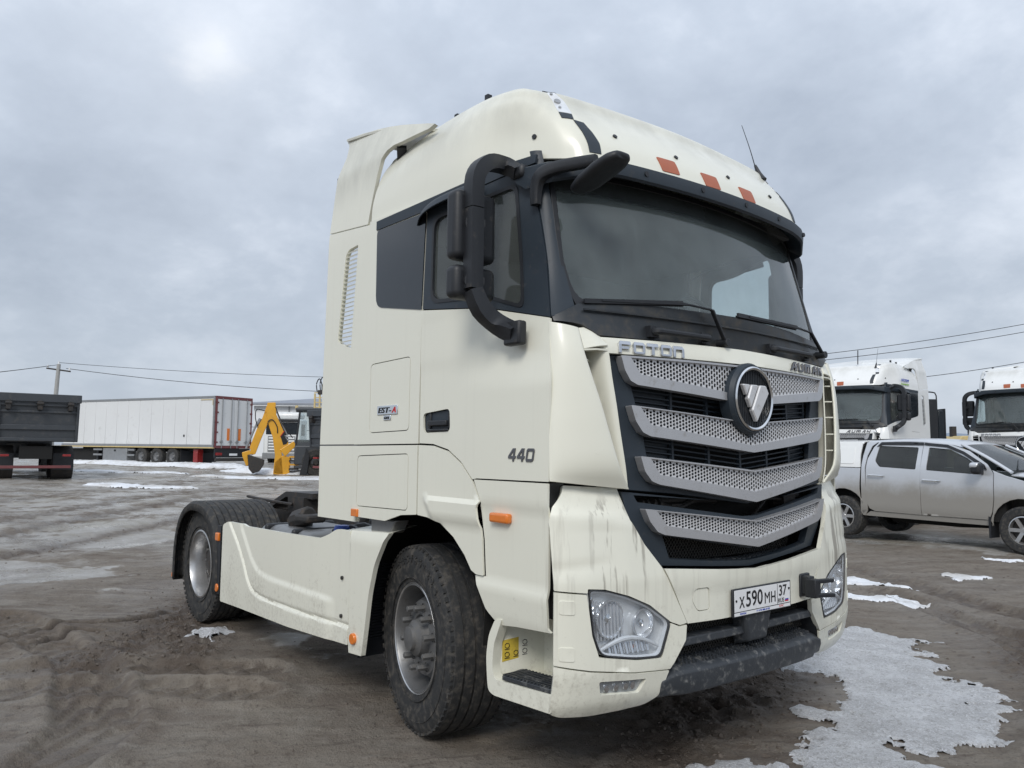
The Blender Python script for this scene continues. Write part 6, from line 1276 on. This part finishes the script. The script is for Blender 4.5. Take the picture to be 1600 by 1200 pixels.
# ---- dark grey tipper trucks
def tipper(label, x, y, z, deg):
    t = thing('tipper_truck', label, 'dump truck', (x, y, z), R(deg), 'dark grey tipper trucks')
    W = 1.27
    b = MB(); v = [(.0, -W, 1.38), (.0, W, 1.38), (-.12, W, 3.0), (-.12, -W, 3.0), (5.6, -W, 1.38), (5.6, W, 1.38), (5.6, W, 3.1), (5.6, -W, 3.1)]
    b.add(v, [(0, 4, 5, 1), (0, 3, 7, 4), (1, 5, 6, 2), (4, 7, 6, 5)]); b.out('body_tub', 'dgrey', t, smooth=None)
    b = MB(); b.add([(-.02, -W, 1.36), (-.02, W, 1.36), (-.14, W, 2.72), (-.14, -W, 2.72), (.05, -W, 1.36), (.05, W, 1.36), (-.07, W, 2.72), (-.07, -W, 2.72)], [(0, 1, 2, 3), (7, 6, 5, 4), (0, 4, 5, 1), (1, 5, 6, 2), (2, 6, 7, 3), (3, 7, 4, 0)]); tg = b.out('tailgate', 'dgrey', t, bevel=.01)
    fx = lambda z: -.02-.12*(z-1.36)/1.36
    for z0, z1, d in ((1.38, 1.50, .05), (1.78, 1.96, .05), (2.38, 2.46, .05), (2.62, 2.74, .06)):
        b = MB(); zm = (z0+z1)/2; b.box((fx(zm)-d, -W+.06, z0), (fx(zm), W-.06, z1)); b.out('tailgate_rib', 'dgrey', tg, bevel=.015)
    for y0 in (-W+.04, W-.10):
        b = MB(); b.bar((fx(1.4)-.03, y0+.03, 1.38), (fx(2.72)-.03, y0+.03, 2.74), .07, .10); b.out('tailgate_post', 'dgrey', tg, bevel=.01)
    b = MB(); b.box((-.28, -W-.03, 2.76), (.05, W+.03, 3.05)); b.out('top_rail', 'dgrey', t, bevel=.02)
    for y0 in (-.95, 0, .95):
        b = MB(); b.box((-.36, y0-.07, 2.48), (-.14, y0+.07, 2.80)); b.tube([(-.34, y0-.10, 2.70), (-.34, y0+.10, 2.70)], .06, 10, 1, ref=(1, 0, 0)); b.out('tailgate_hinge', 'steel', t, bevel=.01)
    b = MB(); b.box((.2, -.45, .95), (6.5, -.3, 1.30)); b.box((.2, .3, .95), (6.5, .45, 1.30)); b.box((.1, -.5, .75), (.3, .5, 1.2)); b.out('chassis', 'darkgap', t, smooth=None)
    b = MB(); b.box((.0, -1.1, .42), (.12, 1.1, .52)); b.out('underrun_bar', 'maroon', t, bevel=.01)
    for s_ in (-1, 1):
        b = MB(); b.box((-.02, s_*.95-.13, .84), (.10, s_*.95+.13, .92)); b.out('tail_light', 'redlamp', t, bevel=.01)
        b = MB(); b.lathe([(.66, -.35), (.68, -.35), (.68, .35), (.66, .35)], (1.5, s_*.95, .55), 24, 'y'); b.out('mudguard', 'steel', t)
        BX('mud_flap', (.72, s_*.95-.33, .35), (.74, s_*.95+.33, .95), 'black', t)
        for xx in (1.5, 2.85, 6.2): bgwheel(t, xx, s_*.98, .52, .52, .55 if xx < 4 else .32, side=s_)
        for k in range(6): b = MB(); x0 = .5+k*.95; b.box((x0, s_*W-.05*(s_ < 0)-.0, 1.4), (x0+.12, s_*W+.05*(s_ > 0), 2.95)); b.out('side_rib', 'dgrey', t, bevel=.01)
    BX('cab', (5.9, -1.22, .7), (7.9, 1.22, 3.0), 'dgrey', t, .1); BX('cab_window', (6.4, -1.235, 1.9), (7.5, 1.235, 2.7), 'gblack', t, .02)
    return t
t1 = tipper('dark grey tipper truck cut off by the left edge, tailgate towards us', -28.43, 1.04, gz(-28.4, 1)-.0, 178)
index_kids()
t2 = copy_tree(t1); t2.location = (-26.50, 11.38, gz(-26.6, 11.2)); t2.rotation_euler = (0, 0, R(107)); t2.scale = (.93, .93, .93); t2['label'] = 'dark grey tipper truck half hidden behind the cream cab, beside the digger'

# ---- white refrigerated box trailer
TR = thing('box_trailer', 'long white refrigerated box semi trailer parked across the back of the yard', 'trailer', (-39.2, 11.85, .48), R(202))
ZB, ZT, LN, HW = 1.02, 3.80, 13.4, 1.25
BX('box_core', (.06, -HW+.03, ZB+.05), (LN-.05, HW-.03, ZT-.04), 'vanwhite', TR)
npan = 13
for k in range(npan):
    x0 = .12+k*(LN-.24)/npan; x1 = x0+(LN-.24)/npan-.018
    for s_ in (-1, 1):
        b = MB(); b.box((x0, s_*HW-.03, ZB+.16), (x1, s_*HW+.03, ZT-.13)) if s_ > 0 else b.box((x0, -HW-.03, ZB+.16), (x1, -HW+.03, ZT-.13)); b.out('side_panel', 'vanwhite', TR, bevel=.008, fix=False, seg=1)
for s_ in (-1, 1):
    BX('top_rail', (0, s_*HW-.05, ZT-.13), (LN, s_*HW+.05, ZT), 'grey_m', TR, .01); BX('bottom_rail', (0, s_*HW-.05, ZB+.03), (LN, s_*HW+.055, ZB+.16), 'grey_m', TR, .01); BX('yellow_stripe', (.0, s_*HW-.056, ZB-.03), (LN, s_*HW+.06, ZB+.035), 'ochre', TR); BX('corner_post', (0, s_*HW-.06, ZB), (.12, s_*HW+.06, ZT), 'grey_m', TR, .01)
b = MB(); b.box((.1, HW+.05, ZT-.22), (1.1, HW+.056, ZT-.18)); b.box((.14, HW+.05, ZT-.5), (.18, HW+.056, ZT-.22)); b.out('yellow_marking', 'ochre', TR, smooth=None)
BX('vent', (2.3, HW+.03, 1.6), (2.4, HW+.05, 1.72), 'black', TR)
for k, s_ in enumerate((-1, 1)):
    d_ = BX('rear_door', (-.06, min(0, s_*(HW-.08))+.01*(s_ > 0), ZB+.12), (.0, max(0, s_*(HW-.08))-.01*(s_ < 0), ZT-.16), 'vanwhite', TR, .01)
    for yy in (.22, .85):
        b = MB(); b.tube([(-.10, s_*yy, ZB-.02), (-.10, s_*yy, ZT-.1)], .022, 6, 1); b.box((-.13, s_*yy-.05, ZB+.25), (-.08, s_*yy+.05, ZB+.40)); b.box((-.12, s_*yy-.10, ZB+.30), (-.09, s_*yy+.16, ZB+.33)); b.out('lock_bar', 'grey_m', d_, fix=False)
    BX('reflective_board', (-.075, s_*.30-.09+(.24 if s_ > 0 else -.24)*.35, ZB+.40), (-.062, s_*.30+.09+(.24 if s_ > 0 else -.24)*.35, ZB+1.05), 'amber', d_)
    for z in np.linspace(ZB+.3, ZT-.35, 5): b = MB(); b.box((-.09, s_*(HW-.16), z-.04), (-.0, s_*(HW+.0), z+.04)) if s_ > 0 else b.box((-.09, -HW, z-.04), (0, -HW+.16, z+.04)); b.out('door_hinge', 'maroon', d_, fix=False)
    BX('rear_post', (-.07, s_*HW-.09 if s_ > 0 else -HW-.0, ZB), (.02, s_*HW if s_ > 0 else -HW+.09, ZT), 'maroon', TR)
    BX('tail_light', (-.08, s_*.95-.2, .62), (.0, s_*.95+.2, .76), 'redlamp', TR, .01)
BX('rear_header', (-.07, -HW+.09, ZT-.15), (.02, HW-.09, ZT-.0), 'maroon', TR); BX('rear_sill', (-.07, -HW+.09, ZB-.02), (.03, HW-.09, ZB+.11), 'maroon', TR); BX('rear_bumper', (-.05, -1.15, .30), (.05, 1.15, .48), 'steel', TR, .01); BX('rear_plate_panel', (-.02, -1.2, .50), (.06, 1.2, .98), 'black', TR); BX('number_plate', (-.09, -.27, .60), (-.075, .27, .72), 'plate', TR)
b = MB(); b.box((.1, -.55, .75), (LN-1, -.4, ZB)); b.box((.1, .4, .75), (LN-1, .55, ZB)); b.out('chassis', 'darkgap', TR, smooth=None)
for xx in (3.35, 4.67, 5.99):
    for s_ in (-1, 1): bgwheel(TR, xx, s_*1.05, .50, .50, .38, .55, 'rim', .12, 0, s_)
    b = MB(); b.tube([(xx, -1, .5), (xx, 1, .5)], .07, 8, 1, ref=(1, 0, 0)); b.out('axle', 'darkgap', TR)
BX('mud_flap', (2.65, -1.2, .2), (2.67, 1.2, .85), 'black', TR); BX('red_box', (1.40, HW-.5, .05+.1), (1.75, HW-.12, .93), 'redlamp', TR, .02)
BX('pallet_box', (7.2, HW-.6, .15+.08), (9.4, HW, .93), 'grey_m', TR, .02); BX('box_lock', (8.2, HW, .75), (8.35, HW+.02, .85), 'black', TR)
for z in (.55, .85): BX('guard_rail', (9.5, HW-.06, z-.05), (10.3, HW, z+.05), 'grey_m', TR); BX('guard_rail', (6.55, HW-.06, z-.05), (7.15, HW, z+.05), 'grey_m', TR)
for x_ in (9.0, 10.2, 7.6): BX('landing_leg', (x_-.08, HW-.35, -.1), (x_+.08, HW-.2, .95), 'black', TR)
b = MB(); b.box((10.1, -1.0, .2), (13.2, 1.0, .9)); b.out('dark_tractor_chassis', 'darkgap', TR, smooth=None)

# ---- backhoe digger
BH = thing('backhoe_loader', 'yellow backhoe digger with raised folded boom and dark cab', 'digger', (-30.5, 11.2, gz(-30.5, 11.2)-.05), R(66))
# local x runs right across the picture, y away from us
def seg(name, pts, w_, mat, par=None, dy=.10, y=0):
    b = MB(); P_ = [Vector((p[0], y, p[1])) for p in pts]; n = len(pts)
    b.poly([p+Vector((0, -dy, 0)) for p in P_], (0, 2*dy, 0)); return b.out(name, mat, par or BH, bevel=.02, smooth=None)
ZO = -.38
seg('boom', [(-.10, .0), (-.55, .1), (-.50, .9), (-.62, 1.7), (-.85, 2.35), (-.95, 2.9), (-.90, 3.28), (-.55, 3.30), (-.50, 2.75), (-.25, 2.2), (.05, 1.55), (.12, 1.25), (-.22, 1.15), (-.18, .7)], 0, 'yell')
seg('boom_bracket', [(-.30, 1.15), (.30, 1.55), (.42, 1.35), (-.05, .85)], 0, 'yell', dy=.14)
seg('dipper', [(-.90, 3.25), (-.60, 3.0), (-1.10, 1.7), (-1.35, .95), (-1.50, .90), (-1.60, 1.25), (-1.32, 2.1), (-1.1, 2.6)], 0, 'yell', dy=.09, y=.05)
seg('bucket_link', [(-1.6, 1.12), (-1.92, 1.02), (-1.90, .85), (-1.72, .40), (-1.62, .45), (-1.68, .9), (-1.45, .95)], 0, 'yell', dy=.08)
seg('bucket', [(-1.66, .92), (-.95, .70), (-.98, .45), (-1.15, .18), (-1.42, .08), (-1.60, .30)], 0, 'steel', dy=.35)
b = MB(); b.tube([(-1.35, 0, 2.3), (-1.75, 0, 1.2)], .05, 8, 1); b.tube([(-1.18, 0, 2.55), (-1.36, 0, 2.2)], .08, 8, 1); b.tube([(-.55, -.05, 3.0), (.02, -.05, 1.8)], .035, 8, 1); b.out('hydraulic_ram', 'grey_m', BH)
for pts in ([(-1.0, -.12, 2.9), (-1.35, -.15, 2.95), (-1.4, -.12, 2.6), (-1.3, -.1, 2.2)], [(-.8, -.12, 2.0), (-.85, -.15, 2.4), (-.65, -.15, 2.5), (-.45, -.13, 2.2), (-.42, -.12, 1.9)], [(-.55, -.1, 3.1), (-.2, -.15, 2.3), (.25, -.15, 1.7)]):
    b = MB(); b.tube(pts, .022, 6, 5); b.out('hydraulic_hose', 'black', BH)
b = MB(); b.poly([(-.28, -.115, 1.75), (-.12, -.115, 1.98), (.10, -.115, 1.62), (-.02, -.115, 1.42), (-.16, -.115, 1.38)], (0, -.006, 0)); dc = b.out('decal', 'ink', BH, smooth=None)
b = MB(); b.bar((-.30, -.12, 1.75), (-.13, -.12, 2.0), .03, .01, upv=(0, 1, 0)); b.out('decal_edge', 'red', dc, smooth=None)
bb = text('decal_text', '3CX', 'plate', dc, (-.10, -.124, 1.80), (.45, 0, -.9), (.9, 0, .45), .10, .26)
seg('slew_post', [(-.55, .05), (-.1, .0), (.15, .1), (.2, .8), (-.15, .9), (-.5, .6)], 0, 'yell', dy=.2, y=.1)
for k, z in enumerate((.25, .45, .62, .8)): BX('valve_block', (.12, -.3, z), (.55, .3, z+.07), 'yell' if k % 2 else 'steel', BH)
b = MB(); b.box((.35, -1.0, .5), (3.1, 1.0, 1.35)); b.out('body', 'dgrey', BH, bevel=.05); 
for x in (.42, 1.12, 1.9):
    for y in (-.75, .75): b = MB(); b.bar((x+(0 if x > .5 else -.02), y, 1.3), (x+(.0 if x > .5 else .12), y, 2.95), .09); b.out('cab_post', 'black', BH, smooth=None)
BX('cab_roof', (.35, -.85, 2.9), (2.0, .85, 3.05), 'dgrey', BH, .04); BX('cab_glass', (.5, -.74, 1.5), (1.85, .74, 2.88), 'glass_s', BH); BX('beacon', (1.75, -.6, 3.05), (1.9, -.45, 3.25), 'redlamp', BH, .03); BX('work_lamp', (.32, -.5, 3.02), (.45, -.3, 3.16), 'ochre', BH, .02); BX('work_lamp', (.32, .3, 3.02), (.45, .5, 3.16), 'ochre', BH, .02)
b = MB(); b.poly([(.6, -1.15, .05), (.9, -1.15, .05), (1.0, -1.15, .9), (.85, -1.15, 1.25)], (0, .2, 0)); b.out('outrigger', 'black', BH, smooth=None)
for y in (-.85, .85):
    bgwheel(BH, 1.3, y, .60, .62, .45, .5, 'steel', .1, 0, -1 if y < 0 else 1); bgwheel(BH, 2.8, y, .5, .5, .35, .5, 'steel', .1, 0, -1 if y < 0 else 1)

# ---- white lorry cab beyond the digger
WT = thing('lorry', 'old white lorry cab with slatted grille behind the digger boom', 'truck', (-46.2, 17.6, .45), R(-38))
BX('cab_shell', (-1.9, -1.22, .6), (0, 1.22, 3.0), 'white', WT, .12); BX('windscreen', (-.05, -1.05, 1.95), (.03, 1.05, 2.75), 'gblack', WT, .04); BX('sun_visor', (-.05, -1.15, 2.8), (.2, 1.15, 2.98), 'black', WT, .04); BX('roof_box', (-1.8, -1.1, 3.0), (-.2, 1.1, 3.45), 'white', WT, .2); BX('chassis', (-7, -.5, .5), (-.2, .5, .9), 'darkgap', WT); BX('bumper', (-.05, -1.22, .35), (.12, 1.22, .75), 'grey_m', WT, .04)
for k in range(5): BX('grille_slat', (-.02, -.85, .9+k*.19), (.07, .85, 1.0+k*.19), 'white', WT, .02)
BX('grille_back', (-.02, -.9, .8), (.02, .9, 1.85), 'grey_m', WT)
for s_ in (-1, 1): BX('side_window', (-1.2, s_*1.22-.015, 1.9), (-.3, s_*1.22+.015, 2.65), 'gblack', WT, .01); bgwheel(WT, -1.3, s_*1.0, .5, .5, .3, side=s_); bgwheel(WT, -5.3, s_*1.0, .5, .5, .5, side=s_)

# ---- drilling mast with hoses
DM = thing('drill_mast', 'pale yellow lattice drilling mast with looping black hoses behind the tipper', 'mast', (-37.85, 16.4, .4), R(52))
for x in (-.42, -.14, .14, .42): BX('mast_post', (x-.045, -.05, .3), (x+.045, .05, 4.25), 'ochre', DM)
for z in np.arange(2.6, 4.3, .28): BX('mast_rung', (-.46, -.04, z), (.46, .04, z+.05), 'ochre', DM)
for k in range(3): b = MB(); b.bar((-.42, -.06, 3.0+k*.05), (.42, -.06, 2.75+k*.3), .04); b.out('mast_brace', 'ochre', DM)
BX('mast_head', (-.25, -.1, 4.2), (.3, .1, 4.45), 'steel', DM, .02)
for k, (a, h_) in enumerate(((-.15, .75), (.2, .55), (.05, .85))):
    b = MB(); b.tube([(a-.15, 0, 4.35), (a-.2, 0, 4.5+h_*.4), (a-.05, 0, 4.35+h_), (a+.1, 0, 4.5+h_*.4), (a+.12, 0, 4.3)], .03, 6, 5); b.out('mast_hose', 'black', DM)
BX('carrier', (-1.2, -1.2, 0), (4.5, 1.2, 1.6), 'dgrey', DM, .05)

# ---- building
BL = thing('building', 'two storey white building with low grey hipped roof in the distance', 'building', (-84.5, 30.4, .5), R(50.8))
BX('wall', (0, 0, -.5), (26, 12, 5.85), 'wall', BL)
b = MB(); b.add([(-.7, -.7, 5.85), (26.7, -.7, 5.85), (26.7, 12.7, 5.85), (-.7, 12.7, 5.85), (5.5, 6, 7.0), (20.5, 6, 7.0), (-.7, -.7, 6.05), (26.7, -.7, 6.05), (26.7, 12.7, 6.05), (-.7, 12.7, 6.05)], [(6, 7, 5, 4), (7, 8, 5), (8, 9, 4, 5), (9, 6, 4), (0, 1, 7, 6), (1, 2, 8, 7), (2, 3, 9, 8), (3, 0, 6, 9), (3, 2, 1, 0)]); b.out('roof', 'roofm', BL, smooth=None)
for z in (1.3, 3.9):
    for k in range(9):
        x = 1.6+k*2.75; w_ = BX('window', (x, -.06, z), (x+1.1, .02, z+1.25), 'wall', BL); BX('pane', (x+.08, -.075, z+.08), (x+1.02, -.05, z+1.17), 'winm', w_)
BX('drainpipe', (4.0, -.15, .0), (4.12, -.03, 5.9), 'grey_m', BL); BX('eaves_board', (-.6, -.62, 5.7), (26.6, -.5, 5.84), 'wall', BL)

# ---- utility pole and cables
PL = thing('utility_pole', 'slightly leaning grey concrete utility pole with crossarm and insulators', 'pole', (-81.7, 10.15, .3), R(50))
b = MB(); b.tube([(-.35, 0, 0), (0, 0, 8.95)], [.26, .17], 10, 1, ref=(0, 1, 0)); b.out('shaft', 'concrete', PL)
b = MB(); b.bar((-1.15, 0, 8.55), (1.15, 0, 8.25), .14); b.out('crossarm', 'steel', PL, smooth=None)
for x, z in ((-1.05, 8.75), (1.05, 8.5), (0, 9.1)): b = MB(); b.tube([(x, 0, z-.2), (x, 0, z+.12)], .07, 8, 1, ref=(0, 1, 0)); b.out('insulator', 'plate', PL)
b = MB(); b.bar((-.6, 0, 5.2), (.3, 0, 5.2), .2); b.out('junction_clamp', 'steel', PL, smooth=None)
def cable(a, b_, sag, label, r=.03, g='overhead cables on the utility pole'):
    a, b_ = Vector(a), Vector(b_); pts = [a.lerp(b_, t)-Vector((0, 0, sag*4*t*(1-t))) for t in np.linspace(0, 1, 25)]
    m_ = MB(); m_.tube(pts, r, 5, 1); o = m_.out('overhead_cable', 'wire', None); lab(o, label, 'cable', g)
dr = Vector((.58, .815, 0)); t0 = Vector((-81.7, 10.15, 0))
cable(t0+Vector((0, 0, 9.4)), t0+dr*60+Vector((0, 0, 9.4)), 1.0, 'topmost thin cable running right from the utility pole', .022)
cable(t0+dr*.7+Vector((0, 0, 8.85)), t0+dr*58+Vector((0, 0, 8.2)), 1.6, 'sagging cable from the right arm of the utility pole', .028)
cable(t0+dr*.3+Vector((0, 0, 5.5)), t0+dr*34+Vector((-8, 0, 3.2)), .6, 'low cable dropping from the pole behind the trailer', .028)
cable(t0-dr*.7+Vector((0, 0, 9.1)), t0-dr*40+Vector((0, 0, 7.9)), 1.3, 'upper cable leaving the utility pole to the left', .022)
cable(t0+Vector((0, 0, 9.2)), t0-dr*42+Vector((0, 0, 7.0)), 1.2, 'middle cable leaving the utility pole to the left', .022)
cable(t0+Vector((0, 0, 5.5)), t0-dr*26+Vector((0, 0, 4.0)), .3, 'lowest cable left of the pole behind the tipper', .022)
g2 = 'cables crossing the sky at the right'
cable((-33, 46.2, 8.2), (-13.5, 70, 13.0), .5, 'upper of the paired cables in the right sky', .024, g2)
cable((-33, 46.2, 7.9), (-13.5, 70, 12.4), .6, 'lower of the paired cables in the right sky', .024, g2)
cable((-24, 57.1, 7.2), (-15, 68.2, 9.6), .2, 'single low cable between the two white trucks', .024, g2)
